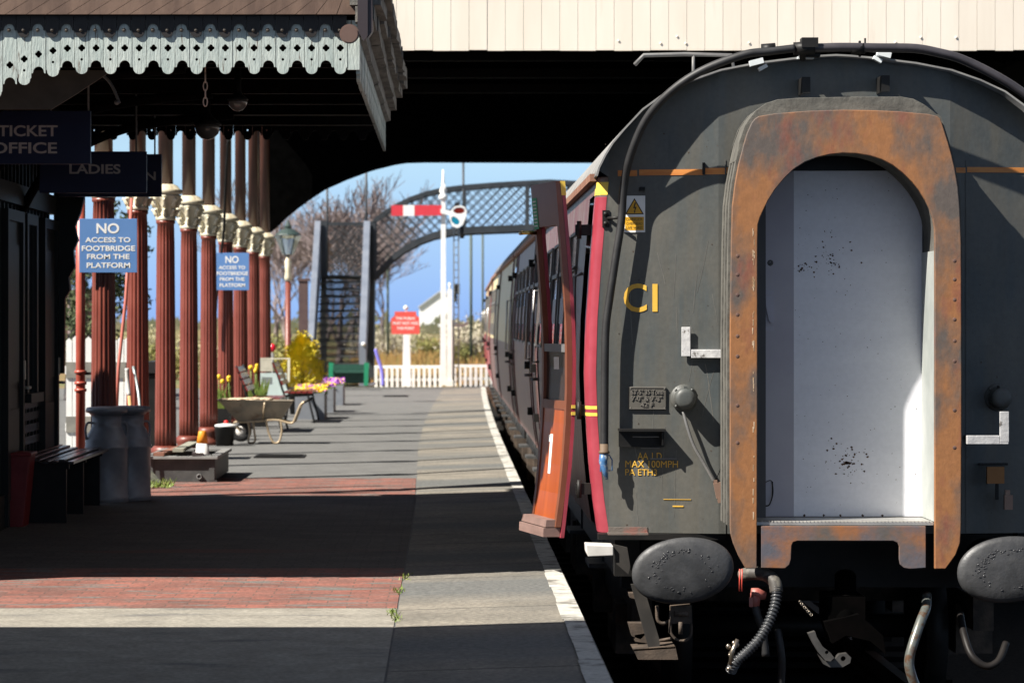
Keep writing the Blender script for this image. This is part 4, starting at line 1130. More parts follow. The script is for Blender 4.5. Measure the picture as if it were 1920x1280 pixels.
# buffers
for bx, by_, lab in ((1281, 1070, None), (1892, 1068, None)):
    D_ = 16.2; c = P(bx, by_, D_)
    m = MB(); n = 48; prof = [(0.02, -.012), (.3, -.011), (.6, -.006), (.85, .002), (.97, .014), (1.0, .028), (.99, .045), (.9, .05)]
    vs = []; fs = []
    for r, yy in prof:
        for k in range(n):
            a = 2 * math.pi * k / n; ca, sa = math.cos(a), math.sin(a)
            vs.append((c.x + .272 * r * math.copysign(abs(ca) ** .94, ca), c.y + yy, c.z + .177 * r * math.copysign(abs(sa) ** .94, sa) + .02 * r * ca))
    for i in range(len(prof) - 1):
        for k in range(n): fs.append((i * n + k, i * n + (k + 1) % n, (i + 1) * n + (k + 1) % n, (i + 1) * n + k))
    fs2 = [tuple(range(n)), tuple(range((len(prof) - 1) * n, len(prof) * n))]
    m.add(vs, fs, True); m.add([], []); m.f += fs2; m.s += [True, False]
    bf = m.build("buffer", bufm, c1)
    m = MB(); m.cyl((c.x, c.y + .045, c.z), (c.x, E + .15, c.z), .085, n=20); m.cyl((c.x, E - .25, c.z), (c.x, E + .12, c.z), .12, n=20); m.build("shank", black, bf)
    # ridges of grease squeezed out on the face
    m = MB(); r2 = random.Random(int(bx))
    for i in range(150):
        a = r2.gauss(2.2, .55) if i % 3 else r2.uniform(0, 6.28); q = r2.gauss(.58, .06) if i % 4 else r2.gauss(.3, .05)
        p = (c.x + .272 * q * math.cos(a), c.y - .0065 - r2.uniform(0, .002) + .004 * (q > .5) * (q - .5) * 10 * .3, c.z + .177 * q * math.sin(a) + .02 * q * math.cos(a))
        m.ball(p, r2.uniform(.002, .005), 6, (r2.uniform(.8, 2.4), .5, r2.uniform(.6, 1.3)))
    struct(m.build("grease", mat("wet_grease", (.04, .04, .043), rough=.2), bf), "stuff")
# drawgear, hoses and pipes below the gangway
m = MB(); m.box(ex(1372), ex(1800), E + .35, E + .42, ez(1110), ez(1003)); m.build("headstock", black, c1)
m = MB(); m.tube(curve([P(1392, 1078, 16.5), P(1410, 1074, 16.45), P(1436, 1077, 16.4), P(1452, 1090, 16.36), P(1456, 1110, 16.34)], 6), .036, 14); m.build("vacuum_pipe", mat("grimy_grey_pipe", (.13, .12, .10), (.05, .045, .04), 14, .45, .55, rough=.6), c1)
hose = curve([P(1456, 1100, 16.34), P(1454, 1130, 16.32), P(1442, 1165, 16.3), P(1425, 1195, 16.28), P(1402, 1220, 16.27), P(1380, 1240, 16.27), P(1370, 1258, 16.3)], 24)
m = MB(); m.tube(hose, [.026 + .005 * math.sin(i * 1.35) for i in range(len(hose))], 14); m.build("ribbed_hose", mat("ribbed_hose_rubber", (.035, .038, .042), (.06, .062, .066), 10, rough=.32), c1)
m = MB(); m.tube([P(1398 + 10, 1112, 16.4), P(1420, 1113, 16.4), P(1436, 1116, 16.4)], [.03, .034, .02], 12); m.cyl(P(1417, 1112, 16.4), P(1416, 1138, 16.38), .03, .022, 12); m.obox(P(1408, 1128, 16.37), (.02, .02, .05)); m.build("red_cock", mat("faded_red_paint", (.30, .075, .06), (.36, .16, .13), 14, rough=.5), c1)
m = MB(); m.tube(curve([P(1417, 1138, 16.38), P(1421, 1155, 16.36), P(1430, 1180, 16.36), P(1436, 1230, 16.36)], 5), .022, 10); m.tube(curve([P(1458, 1180, 16.45), P(1462, 1205, 16.42), P(1466, 1240, 16.42), P(1464, 1290, 16.45)], 5), .02, 10); m.each("air_hose", rubber, c1)
m = MB()
for xx in (1387, 1391.5): m.tube([P(xx, 1066, 16.4), P(xx - .5, 1108, 16.4)], .004, 6)
m.each("red_rod", mat("bright_red_rod", (.5, .07, .05), rough=.4), c1)
m = MB(); rz = random.Random(5)
for i in range(16): m.ball(P(1374 + rz.uniform(-9, 9), 1205 + i * 3.2, 16.26 + rz.uniform(0, .03)), rz.uniform(.007, .014), 8, (1, 1, 1.2))
m.tube([P(1383, 1198, 16.27), P(1372, 1222, 16.26), P(1370, 1245, 16.26)], .012, 8)
for i in range(8): p = P(1500 + i * 3, 1128 + i * 3.4, 16.4); m.tube([p + Vector((.006 * math.cos(t), .004 * (i % 2) * math.sin(t), .008 * math.sin(t))) for t in [k * math.pi / 4 for k in range(8)]], .0022, 5, closed=True)
m.each("chain", mat("bright_chain", (.35, .3, .24), rough=.3, metal=.9), c1)
m = MB(); m.px([(1514, 1186), (1527, 1182), (1530, 1192), (1541, 1210), (1556, 1222), (1563, 1231), (1556, 1238), (1546, 1236), (1534, 1222), (1524, 1206)], [circ(1549, 1221, 3.5)], 16.2, 16.17, 16.23)
m.px([(1534, 1226), (1548, 1240), (1562, 1238), (1574, 1226), (1588, 1224), (1596, 1232), (1594, 1242), (1580, 1250), (1556, 1250), (1544, 1244)], [circ(1581, 1234, 5)], 16.2, 16.2, 16.26)
m.each("coupling_lever", mat("grey_forging", (.06, .058, .055), (.09, .085, .08), 12, rough=.45, metal=.3), c1)
m = MB(); m.px([(1545, 1165), (1610, 1150), (1655, 1190), (1660, 1225), (1630, 1200), (1585, 1190), (1560, 1205)], [], 16.4, 16.38, 16.6); m.cyl(P(1585, 1080, 16.7), P(1585, 1170, 16.45), .06, n=14); m.box(GX(1555, 16.4), GX(1625, 16.4), 16.45, 16.85, GZ(1175, 16.4), GZ(1120, 16.4)); m.build("coupler", mat("oily_black", (.0012, .0012, .0012), (.0025, .002, .002), rough=.9, spec=.02), c1)
m = MB(); m.tube(curve([P(1738, 1115, 16.6), P(1736, 1140, 16.5), P(1728, 1160, 16.42), P(1714, 1200, 16.36), P(1705, 1235, 16.34), P(1708, 1262, 16.34), P(1722, 1300, 16.36)], 6), [.02] * 7 + [.024] * 30, 12) if False else m.tube(curve([P(1738, 1115, 16.6), P(1736, 1140, 16.5), P(1728, 1160, 16.42), P(1714, 1200, 16.36), P(1705, 1235, 16.34), P(1708, 1262, 16.34), P(1722, 1300, 16.36)], 6), .027, 12)
m.build("steam_pipe", mat("worn_lagged_pipe", (.13, .14, .13), (.11, .06, .035), 18, .5, .6, rough=.35, metal=.3), c1)
m = MB(); m.tube(curve([P(1800, 1150, 16.6), P(1808, 1190, 16.45), P(1822, 1228, 16.36), P(1848, 1248, 16.34), P(1872, 1238, 16.36), P(1886, 1205, 16.45)], 6), .02, 10); m.build("side_hose", mat("dark_side_hose", (.008, .007, .007), (.016, .014, .013), rough=.5, spec=.2), c1)
m = MB(); onend(m, 1843, 1876, 873, 904, .03, .13); m.build("orange_tag", mat("faded_orange_tag", (.28, .12, .03), rough=.6), c1)
m = MB(); onend(m, 1877, 1893, 926, 953, .03, .12); onend(m, 1880, 1889, 917, 926, .02, .11); m.build("plug", mat("copper_brown", (.25, .16, .12)), c1)
m = MB(); onend(m, 1862, 1868, 905, 935, .015, .1); onend(m, 1835, 1890, 868, 872, .04, .01); m.build("tag_hanger", black, c1)

# --- open door, swung back along the coach side
dl = Matrix.Translation(Vector((.722, 17.08, 0))) @ Matrix.Rotation(R(-168), 4, 'Z')
def dv(x, y, z):                                     # x: outward negative, y: along the door from the hinge (negative), z
    return dl @ Vector((x, y, z))
ZD0, ZD1 = .274, 2.275
zd = [ZD0 + (ZD1 - ZD0) * i / 14 for i in range(15)]
def skin(z): return -(hw(max(z, .316)) - 1.37)       # curve of the outer skin
def doorstrip(y0_, y1_, zlist, a, b):                # prism following the curved section; a, b offsets inward from the skin
    m = MB(); vs = []
    for z in zlist:
        s_ = skin(z)
        vs += [dv(s_ + a, y0_, z), dv(s_ + b, y0_, z), dv(s_ + b, y1_, z), dv(s_ + a, y1_, z)]
    n = len(zlist)
    fs = [(i * 4 + k, i * 4 + (k + 1) % 4, i * 4 + 4 + (k + 1) % 4, i * 4 + 4 + k) for i in range(n - 1) for k in range(4)]
    fs += [(0, 1, 2, 3), ((n - 1) * 4, (n - 1) * 4 + 1, (n - 1) * 4 + 2, (n - 1) * 4 + 3)]
    m.add(vs, fs); return m
def zr(a, b, n=6): return [a + (b - a) * i / n for i in range(n + 1)]
ZWB, ZWT = 1.20, 2.03                                # window opening
W_ = .60
m = MB()
for ya, yb_, za, zb in ((0, -.055, ZD0, ZD1), (-W_ + .055, -W_, ZD0, ZD1), (-.055, -W_ + .055, ZD0, ZWB), (-.055, -W_ + .055, ZWT, ZD1)):
    k = doorstrip(ya, yb_, zr(za, zb, 10), 0, .02); m.add(k.v, k.f)
dr = m.build("open_door", brightmar, c1)
m = MB()
for ya, yb_, za, zb in ((-.002, -.05, ZD0 + .06, ZD1), (-W_ + .05, -W_ + .002, ZD0 + .06, ZD1), (-.05, -W_ + .05, .99, 1.04), (-.05, -W_ + .05, ZWT, ZD1)):
    k = doorstrip(ya, yb_, zr(za, zb, 10), .021, .052); m.add(k.v, k.f)
m.build("door_inner_frame", brownpaint, dr)
m = doorstrip(-.052, -W_ + .052, zr(.36, .99, 8), .021, .047); m.build("varnished_panel", varnish, dr)
m = doorstrip(-.02, -W_ - .01, zr(ZD0 + .005, ZD0 + .055, 2), .02, .115); k = doorstrip(-.02, -W_ - .005, zr(ZD0 + .06, ZD0 + .10, 2), .02, .105); m.add(k.v, k.f); m.build("kick_step", mat("dusty_brown_step", (.17, .11, .095), (.22, .14, .12), 9, rough=.6), dr)
m = doorstrip(-.055, -W_ + .055, zr(1.04, 1.32, 3), .03, .036); gl = m.build("drop_window", mat("dropped_glass", (.03, .02, .017), rough=.25, spec=.3), dr)
m = doorstrip(-.055, -W_ + .055, [1.315, 1.36], .022, .05); m.build("window_rail", mat("grey_window_rail", (.25, .25, .25), rough=.4, metal=.5), gl)
m = doorstrip(-.25, -.37, [1.215, 1.285], .0365, .0375); m.build("white_notice", white, gl)
m = doorstrip(-.29, -.345, [.62, .845], .0475, .049); k = doorstrip(-.29, -.39, [.80, .84], .0475, .0485); m.add(k.v, k.f); m.build("number_one", white, dr)
m = doorstrip(-W_ + .005, -W_ + .12, [2.02, 2.20], .0525, .054); gs = m.build("green_notice", mat("green_sticker", (.02, .33, .14), rough=.4), dr)
m = MB()
for i in range(8):
    k = doorstrip(-W_ + .02, -W_ + .10, [2.035 + i * .02, 2.043 + i * .02], .0542, .0546); m.add(k.v, k.f)
m.build("printed_line", white, gs)
m = MB(); m.tube([dv(skin(2.0) + .052, -W_ + .05, 2.0), dv(skin(2.0) + .13, -W_ + .05, 2.0), dv(skin(2.0) + .13, -W_ - .03, 2.0)], .012, 8); m.build("brass_catch", brass, dr)
m = MB(); k = doorstrip(-W_ - .001, -W_ - .02, [.93, 1.06], .02, .052); m.add(k.v, k.f); m.build("lock_plate", galv, dr)
m = doorstrip(.002, -.03, [2.195, 2.275], -.002, .025); k = doorstrip(.003, -.03, [1.0, 1.018], -.003, .023); m.add(k.v, k.f); k = doorstrip(.003, -.03, [.962, .98], -.003, .023); m.add(k.v, k.f); m.each("yellow_lining", yellowp, dr)
m = MB()
for z in (.55, .99, 2.0): m.box(.715, .80, 17.04, 17.11, z - .03, z + .03); m.cyl((.735, 17.04, z - .05), (.735, 17.04, z + .05), .014, n=8)
m.each("door_hinge", black, dr)
m = MB(); m.tube([(.79, 17.82, .95), (.74, 17.82, .97), (.74, 17.82, 1.75), (.79, 17.82, 1.77)], .011, 8); m.tube([(.79, 18.65, .95), (.73, 18.65, .97), (.73, 18.65, 1.8), (.79, 18.65, 1.82)], .012, 8); m.each("grab_rail", mat("worn_steel", (.3, .29, .28)), c1)
# ---------------------------------------------------------------- hanging signs and lamps under the canopy
def hangsign(name, D, x0, x1, y0, y1, texts, label, rods):
    t = thing(name, (GX((x0 + x1) / 2, D), D, GZ(y1, D)), label, "sign", "navy signs hanging under the canopy")
    m = MB(); m.px([(x0, y0), (x1, y0), (x1, y1), (x0, y1)], [], D, D, D + .03); m.build("board", navysign, t, bevel=.003)
    m = MB()
    for (s, a, b, c, d) in texts: pxtext(m, s, a, b, c, d, D, bold=.02)
    m.build("lettering", greyletter, t)
    m = MB()
    for x in rods: m.cyl((GX(x, D), D + .015, GZ(y0, D) - .002), (GX(x, D), D + .015, 3.21), .007, n=6)
    m.each("hanger_rod", steelgrey, t)
hangsign("hanging_sign", 19.0, -85, 170, 208, 308, [("TICKET", -4, 108, 235, 256), ("OFFICE", -16, 107, 267, 288)], "nearest navy hanging sign lettered TICKET OFFICE", (-50, 165))
hangsign("hanging_sign", 21.4, 74, 275, 284, 362, [("LADIES", 130, 226, 308, 326)], "navy hanging sign lettered LADIES, behind the ticket office sign", (95, 255))
hangsign("hanging_sign", 23.4, 110, 303, 289, 369, [("N", 273, 292, 322, 338)], "farthest navy hanging sign, mostly hidden, ending in a letter N", (125, 290))
def globe(D, x, y, r, label):
    c = P(x, y, D); rw = r * D / F
    t = thing("platform_lamp", (c.x, D, c.z), label, "lamp", "globe lamps under the canopy")
    m = MB(); m.lathe(c, [(.0001, -rw * .95), (rw * .5, -rw * .82), (rw * .85, -rw * .45), (rw, 0), (rw * .98, rw * .2)], 20); m.build("glass_bowl", mat("smoky_lamp_glass", (.10, .095, .09), rough=.12), t)
    m = MB(); m.lathe(c, [(rw * 1.08, rw * .2), (rw * 1.1, rw * .3), (rw * .5, rw * .8), (.02, rw * 1.2), (.02, 3.05 - c.z)], 20); m.build("lamp_cap", black, t)
globe(18.6, 446, 192, 18, "smaller globe lamp hanging close behind the pale canopy edge")
globe(21.5, 389, 240, 24, "larger globe lamp hanging lower and deeper under the canopy")
m = MB(); z = GZ(147, 16.7); i = 0
while z > GZ(200, 16.7):
    c = Vector((GX(385, 16.7), 16.7, z))
    m.tube([c + (Vector((.011 * math.cos(t), 0, .026 * math.sin(t))) if i % 2 else Vector((0, .011 * math.cos(t), .026 * math.sin(t)))) for t in [k * math.pi / 5 for k in range(10)]], .0035, 5, closed=True)
    z -= .043; i += 1
m.cyl((GX(385, 16.7), 16.7, 3.05), (GX(385, 16.7), 16.7, GZ(143, 16.7)), .004, n=5)
tag(m.build("hanging_chain", mat("rusty_chain", (.45, .3, .22), rough=.5)), "short rusty chain hanging from the canopy in front of the dark roof space", "chain")
m = MB(); m.tube(curve([P(182, 134, 17.6), P(200, 148, 17.6), P(212, 165, 17.6), P(221, 186, 17.6), P(224, 194, 17.6)], 5), .009, 6); m.ball(P(219, 192, 17.6), .016, 10)
tag(m.build("lamp_swan_neck", steelgrey), "curved grey wall lamp arm below the left end of the pale canopy edge", "lamp arm")

# ---------------------------------------------------------------- blue notices
def bluenotice(D, x0, x1, y0, y1, label):
    t = thing("blue_notice", (GX((x0 + x1) / 2, D), D, GZ(y1, D)), label, "sign", "blue notices on the columns")
    w_, h = x1 - x0, y1 - y0
    m = MB(); m.px([(x0, y0), (x1, y0), (x1, y1), (x0, y1)], [], D, D, D + .012); m.build("board", bluesign, t, bevel=.002)
    m = MB()
    for s, a, b, c, d in (("NO", .295, .69, .085, .275), ("ACCESS TO", .10, .885, .345, .44), ("FOOTBRIDGE", .04, .965, .50, .60), ("FROM THE", .13, .87, .655, .75), ("PLATFORM", .125, .88, .815, .915)):
        pxtext(m, s, x0 + w_ * a, x0 + w_ * b, y0 + h * c, y0 + h * d, D, bold=.022)
    m.build("lettering", white, t)
    m = MB(); cx = GX((x0 + x1) / 2, D)
    for f in (.2, .8): z = GZ(y0 + h * f, D); m.box(cx - .2, cx + .2, D + .013, D + .03, z - .02, z + .02)
    m.each("bracket", black, t)
bluenotice(25.45, 149, 257, 410, 511, "nearer and larger blue notice reading NO ACCESS TO FOOTBRIDGE, above the milk churns")
bluenotice(39.45, 404, 467, 474, 544, "farther and smaller blue notice about the footbridge, crossed by a black cable")
m = MB(); m.tube(curve([P(428, 262, 38.5), P(424, 330, 39), P(421, 400, 39.3), P(419, 440, 39.4), P(412, 500, 39.5), P(405, 570, 39.5), P(403, 640, 39.5)], 6), .02, 6)
tag(m.build("black_cable", black), "black cable dropping from the roof across the farther blue notice", "cable")

# ---------------------------------------------------------------- left side, by the building's end
D = 26.2; X = GX(151, D)
t = thing("drainpipe", (X, D, 0), "red drainpipe with raised collars left of the nearest column", "drainpipe")
m = MB(); m.cyl((X, D, .0), (X, D, 3.0), .0405, n=18); m.build("pipe", pipered, t)
for z in (GZ(697, D), GZ(718, D), GZ(731, D)):
    m = MB(); m.lathe((X, D, z), [(.042, -.014), (.052, -.012), (.054, 0), (.052, .012), (.042, .014)], 18); m.build("collar", pipered, t)
m = MB(); m.box(X + .04, X + .25, D - .01, D + .01, GZ(700, D) - .012, GZ(700, D) + .012); m.build("wall_clip", black, t)
# thin red pole leaning on the second column
m = MB(); m.tube([P(219, 760, 28.0), P(222, 690, 28.05), P(236, 560, 28.15), P(247, 372, 28.25)], .016, 8)
m.tube([P(219, 760, 28.0), P(217, 812, 27.98)], .013, 6)
tag(m.build("leaning_pole", mat("pinkish_red_paint", (.42, .13, .10), rough=.4)), "thin red pole leaning against the second column", "pole")
# tool handles
t = thing("garden_spade", P(243, 760, 27.3), "tool with a worn white and wooden handle leaning behind the milk churns", "spade")
m = MB(); m.tube(curve([P(238, 690, 27.4), P(239, 715, 27.4), P(242, 742, 27.35)], 4), .020, 8); m.build("white_grip", mat("worn_grey_white", (.38, .38, .37), (.5, .5, .48), 9, rough=.6), t)
m = MB(); m.tube([P(242, 742, 27.35), P(246, 790, 27.2), P(250, 880, 27.0)], .016, 8); m.build("wooden_shaft", mat("ash_wood", (.5, .28, .12), (.6, .4, .2), rough=.6), t)
m = MB(); m.px([(242, 880), (258, 880), (259, 925), (250, 934), (242, 925)], [], 27, 26.98, 27); m.build("blade", steelgrey, t)
t = thing("aluminium_prop", P(262, 760, 27.2), "bent pale metal tube leaning beside the wooden handled tool", "tube")
m = MB(); m.tube(curve([P(250, 688, 27.5), P(252, 697, 27.45), P(257, 720, 27.4), P(262, 760, 27.3), P(264, 820, 27.2), P(266, 930, 27.0)], 5), .014, 8); m.build("tube", mat("pale_tube", (.30, .34, .34), rough=.35, metal=.4), t)
# wheelie bin
t = thing("wheelie_bin", (GX(282, 33), 33, 0), "black wheelie bin behind the third column", "bin")
D = 32.6
m = MB(); a, b = GX(262, D), GX(311, D)
m.add([(a + .02, D, .08), (b - .03, D, .08), (b, D, .93), (a, D, .93), (a + .02, D + .45, .08), (b - .03, D + .45, .08), (b, D + .5, .93), (a, D + .5, .93)], [(0, 1, 2, 3), (4, 5, 6, 7), (0, 1, 5, 4), (1, 2, 6, 5), (2, 3, 7, 6), (3, 0, 4, 7)])
m.build("bin_body", black, t, bevel=.015)
m = MB(); m.prism([(a - .02, .935), (b + .02, .935), (b + .025, .96), (b - .01, 1.03), (b - .1, 1.07), (a + .1, 1.07), (a, 1.02)], [], lambda u, v, w_: Vector((u, w_, v)), D - .03, D + .52); m.build("lid", mat("bin_lid_black", (.02, .019, .02), rough=.35), t, bevel=.012)
m = MB()
for x in (a + .04, b - .06): m.cyl((x, D + .42, .1), (x + .04, D + .42, .1), .1, n=14)
m.each("wheel", black, t)
# white fence panel behind
D = 32.5
t = thing("white_gate", (GX(150, D), D, 0), "white boarded gate behind the red drainpipe", "gate")
m = MB(); x = GX(124, D); rg = random.Random(8)
while x < GX(236, D):
    h = 1.33 + rg.uniform(-.02, .015); m.prism([(x, .12), (x + .062, .12), (x + .062, h - .03), (x + .031, h), (x, h - .03)], [], lambda u, v, w_: Vector((u, w_, v)), D, D + .018); x += .069
m.build("pickets", white, t)
for z in (.32, .93):
    m = MB(); m.box(GX(122, D), GX(238, D), D + .02, D + .05, z, z + .09); m.build("rail", white, t)
m = MB()
for z in (.34, .92): m.box(GX(124, D), GX(236, D), D - .018, D - .001, z - .03, z + .14)
m.each("rail_shade_band", mat("rail_shade_grey", (.16, .155, .14), (.24, .23, .2), 6, rough=.9), t)  # shade on the gate rails, painted in as darker bands
# hut behind
t = thing("brown_hut", (-8.3, 60, 0), "small brown hut with a tan roof behind the white gate", "hut")
m = MB(); D = 60; m.px([(105, 640), (150, 640), (150, 575), (105, 575)], [], D, D, D + 2.5); m.px([(90, 700), (160, 700), (160, 620), (90, 620)], [], D - .8, D - 1.0, D - .8); m.build("wall", mat("hut_brown", (.09, .05, .035), (.13, .07, .05), 4, rough=.8), t)
m = MB(); m.px([(98, 576), (122, 545), (160, 540), (168, 566), (150, 577)], [], D, D - .3, D + 2.8); m.build("roof", mat("tan_roof", (.3, .22, .13), rough=.9), t)
m = MB(); m.px([(133, 582), (142, 582), (142, 614), (133, 614)], [], D, D - .03, D - .001); m.build("window", glass, t)
# milk churns
def churn(loc, label):
    t = thing("milk_churn", loc, label, "milk churn", "milk churns at the end of the building")
    x, y, _ = loc; s = .18
    m = MB(); m.lathe((x, y, 0), [(s * .96, 0), (s, .006), (s, .055), (s * .975, .06), (s * .975, .44), (s, .446), (s, .462), (s * .975, .468), (s * .97, .515), (s * .955, .522), (s * .71, .612), (s * .67, .622), (s * .66, .65), (s * .66, .72)], 40); m.build("body", galv, t)
    m = MB(); m.lathe((x, y, 0), [(s * .67, .715), (s * .74, .72), (s * .80, .735), (s * .95, .742), (s * .955, .765), (s * .90, .783), (s * .5, .79), (.001, .788)], 40); m.build("lid", galv, t)
    for s_ in (-1, 1):
        m = MB(); a = .5 if s_ > 0 else 3.6; ca, sa = math.cos(a), math.sin(a)
        m.tube(curve([(x + ca * s * .68, y + sa * s * .68, .655), (x + ca * s * .92, y + sa * s * .92, .655), (x + ca * s * 1.02, y + sa * s * 1.02, .60), (x + ca * s * .97, y + sa * s * .97, .52)], 4), .010, 7); m.build("handle", galv, t)
churn((GX(200, 25.1), 25.1, 0), "nearer galvanised milk churn, its lid overlapping the other one")
churn((GX(243, 25.35), 25.35, 0), "farther galvanised milk churn, half hidden on the right")
# slatted bench along the wall
slat = mat("glossy_black_slat", (.025, .02, .02), (.04, .034, .034), rough=.25)
t = thing("slatted_bench", (-2.98, 23.6, 0), "dark slatted bench against the building, its end lit in front of the milk churns", "bench", "dark benches against the building")
m = MB()
for i in range(7):
    x = -3.18 + i * .062; z = .455 + .018 * math.cos(i * .9) - (.03 if i == 6 else 0); m.box(x, x + .05, 22.4, 24.7, z, z + .022)
m.build("seat", slat, t, bevel=.004)
m = MB()
for i in range(4): m.box(-3.205 + .012 * i * -1 + .01, -3.185, 22.4, 24.7, .56 + i * .09, .62 + i * .09)
m.build("backrest", slat, t)
for y in (22.45, 23.5, 24.6):
    m = MB(); m.box(-3.19, -2.80, y, y + .05, .40, .452); m.box(-3.19, -2.82, y, y + .05, 0, .40); m.build("leg", black, t)
t2 = None; '''thing("slatted_bench", (-2.98, 20.9, 0), "darker slatted bench at the left edge, nearer than the red bin", "bench", "dark benches against the building")
m = MB()
for i in range(7): m.box(-3.18 + i * .058, -3.13 + i * .058, 19.6, 21.6, .45, .472)
m.build("seat", slat, t2)
for y in (19.8, 21.4):
    m = MB(); m.box(-3.19, -2.80, y, y + .05, .40, .448); m.box(-2.84, -2.79, y, y + .05, 0, .4); m.box(-3.19, -3.14, y, y + .05, 0, .4); m.build("leg", black, t2)
'''
t = thing("red_bin", (-3.1, 22.2, 0), "dark red tapered bin in deep shade against the building", "bin")
m = MB(); a, b = GX(-30, 22), GX(56, 22); m.add([(a, 22, 0), (b - .05, 22, 0), (b, 22, .52), (a - .03, 22, .52), (a, 22.3, 0), (b - .05, 22.3, 0), (b, 22.3, .52), (a - .03, 22.3, .52)], [(0, 1, 2, 3), (4, 5, 6, 7), (0, 1, 5, 4), (1, 2, 6, 5), (3, 0, 4, 7)]); m.build("bin_body", mat("bin_red", (.20, .012, .012), (.24, .02, .02), rough=.4), t, bevel=.008)
m = MB(); m.box(a - .04, b + .012, 21.985, 22.315, .515, .54); m.build("rim", mat("bin_red", (.2, .012, .012)), t, bevel=.006)
t = thing("blue_box", (GX(106, 23.9), 23.9, 0), "small dark blue box on the platform by the bench legs", "box")
m = MB(); m.box(GX(85, 23.9), GX(127, 23.9), 23.9, 24.25, .0, .11); m.build("box_body", mat("box_blue", (.02, .04, .13), rough=.5), t, bevel=.006)
m = MB(); m.box(GX(84, 23.9), GX(128, 23.9), 23.885, 24.265, .111, .135); m.build("lid", mat("box_lid_grey", (.12, .13, .16), rough=.5), t, bevel=.004)

# ---------------------------------------------------------------- trough, cone, planks
D = 28.2; xa, xb = GX(277, D), GX(403, D); y1 = D + 1.75
t = thing("steel_trough", ((xa + xb) / 2, D, 0), "grey bolted steel trough on the platform at the foot of the columns", "trough")
m = MB()
for a, b, c, d in ((xa, xb, D, D + .03), (xa, xb, y1 - .03, y1), (xa, xa + .03, D + .03, y1 - .03), (xb - .03, xb, D + .03, y1 - .03)): m.box(a, b, c, d, .02, .215)
m.box(xa + .03, xb - .03, D + .03, y1 - .03, .02, .05)
m.box(xb - .055, xb - .005, D - .012, D - .001, .02, .215); m.box(xa - .005, xa + .05, D - .012, D - .001, .02, .215); m.box(xa, xb + .02, D - .01, D + .0, .0, .022)
m.build("tank", mat("dark_trough_grey", (.045, .046, .046), (.075, .075, .073), 7, rough=.55), t)
m = MB()
for a, b, c, d in ((xa - .03, xb + .03, D - .05, D + .06), (xa - .03, xb + .03, y1 - .06, y1 + .03), (xa - .03, xa + .06, D + .06, y1 - .06), (xb - .06, xb + .03, D + .06, y1 - .06)): m.box(a, b, c, d, .217, .245)
m.build("flange", mat("pale_grey_flange", (.19, .19, .185), (.25, .25, .24), 8, rough=.6, bump=.2), t, bevel=.004)
m = MB()
for i in range(6): m.lathe((xa + .06 + i * .105, D + .005, .245), [(.012, 0), (.012, .012), (.0001, .013)], 6)
m.each("bolt", steelgrey, t)
m = MB(); c = P(374, 893, D); m.lathe((c.x, D - .001, c.z), [(.026, 0), (.026, -.035), (.016, -.036), (.016, -.01)], 16, axis=1); m.build("drain_spigot", steelgrey, t)
m = MB(); m.box(xa + .03, xb - .03, D + .03, y1 - .03, .052, .14); m.build("soil", earth, t)
for i, (f, ma) in enumerate(((.14, "rust_brown"), (.36, "pale_concrete"), (.58, "dark_timber"))):
    m = MB(); yy = D + .5; x = xa + (xb - xa) * f; m.obox((x + .06, D + .8, .262 if i != 1 else .30), (.10, 1.7, .03), Matrix.Rotation(.05 * (i - 1), 3, 'Z'))
    tag(m.build("loose_plank", mat(["rust_brown", "pale_concrete", "dark_timber"][i], [(.2, .09, .06), (.25, .25, .2), (.04, .03, .03)][i], rough=.9)), ["rusty brown plank laid along the left of the trough", "pale grey plank laid along the middle of the trough", "dark plank laid along the trough, left of the cone"][i], "plank", "planks laid on the trough")
c = P(382, 857, 28.4); zc = .246
t = thing("traffic_cone", (c.x, 28.25, zc), "small orange and white traffic cone standing on the rim of the trough", "traffic cone")
m = MB(); m.lathe((c.x, 28.25, zc), [(.078, 0), (.064, .02), (.056, .115)], 20); m.build("white_sleeve", white, t)
m = MB(); m.lathe((c.x, 28.25, zc), [(.0565, .115), (.036, .222), (.030, .23), (.0001, .231)], 20); m.build("cone_top", mat("cone_orange", (.75, .27, .02), rough=.45), t)
for i, (a, b) in enumerate((((276, 880), (300, 925)), ((277, 893), (289, 920)))):
    m = MB(); m.tube([P(*a, 27.95), P(b[0] + 16, b[1], 27.5)], .024, 4)
    tag(m.build("leaning_batten", mat("mossy_batten", (.035, .04, .03), (.08, .08, .06), 8, rough=.9)), ["upper of two dark battens leaning from the trough to the paving", "lower and shorter of two dark battens leaning by the trough"][i], "batten", "battens by the trough")
rgw = random.Random(12)
leaf = mat("fresh_green_leaf", (.10, .17, .02), (.2, .24, .05), 9, rough=.6)
m = MB()
for i in range(150):
    x = GX(rgw.uniform(272, 322), 27.4); y = 27.4 + rgw.uniform(-.25, .3); h = rgw.uniform(.02, .09); a = rgw.uniform(0, 6.28)
    m.add([(x - .008 * math.cos(a), y - .008 * math.sin(a), .003), (x + .008 * math.cos(a), y + .008 * math.sin(a), .003), (x + rgw.uniform(-.05, .05), y + rgw.uniform(-.05, .05), h)], [(0, 1, 2)])
for cx, cy in ((748, 1110), (735, 1150), (744, 1160), (757, 1085)):
    D = F * EYE / (cy - VY)
    for i in range(40):
        x = GX(cx, D) + rgw.gauss(0, .015); y = D + rgw.gauss(0, .1); a = rgw.uniform(0, 6.28)
        m.add([(x - .004 * math.cos(a), y - .004 * math.sin(a), .006), (x + .004 * math.cos(a), y + .004 * math.sin(a), .006), (x + rgw.uniform(-.02, .02), y + rgw.uniform(-.02, .02), rgw.uniform(.015, .035))], [(0, 1, 2)])
o = m.build("weeds", leaf, norm=False); tag(o, "green weeds growing in the cracks of the platform", "weeds", kind="stuff")

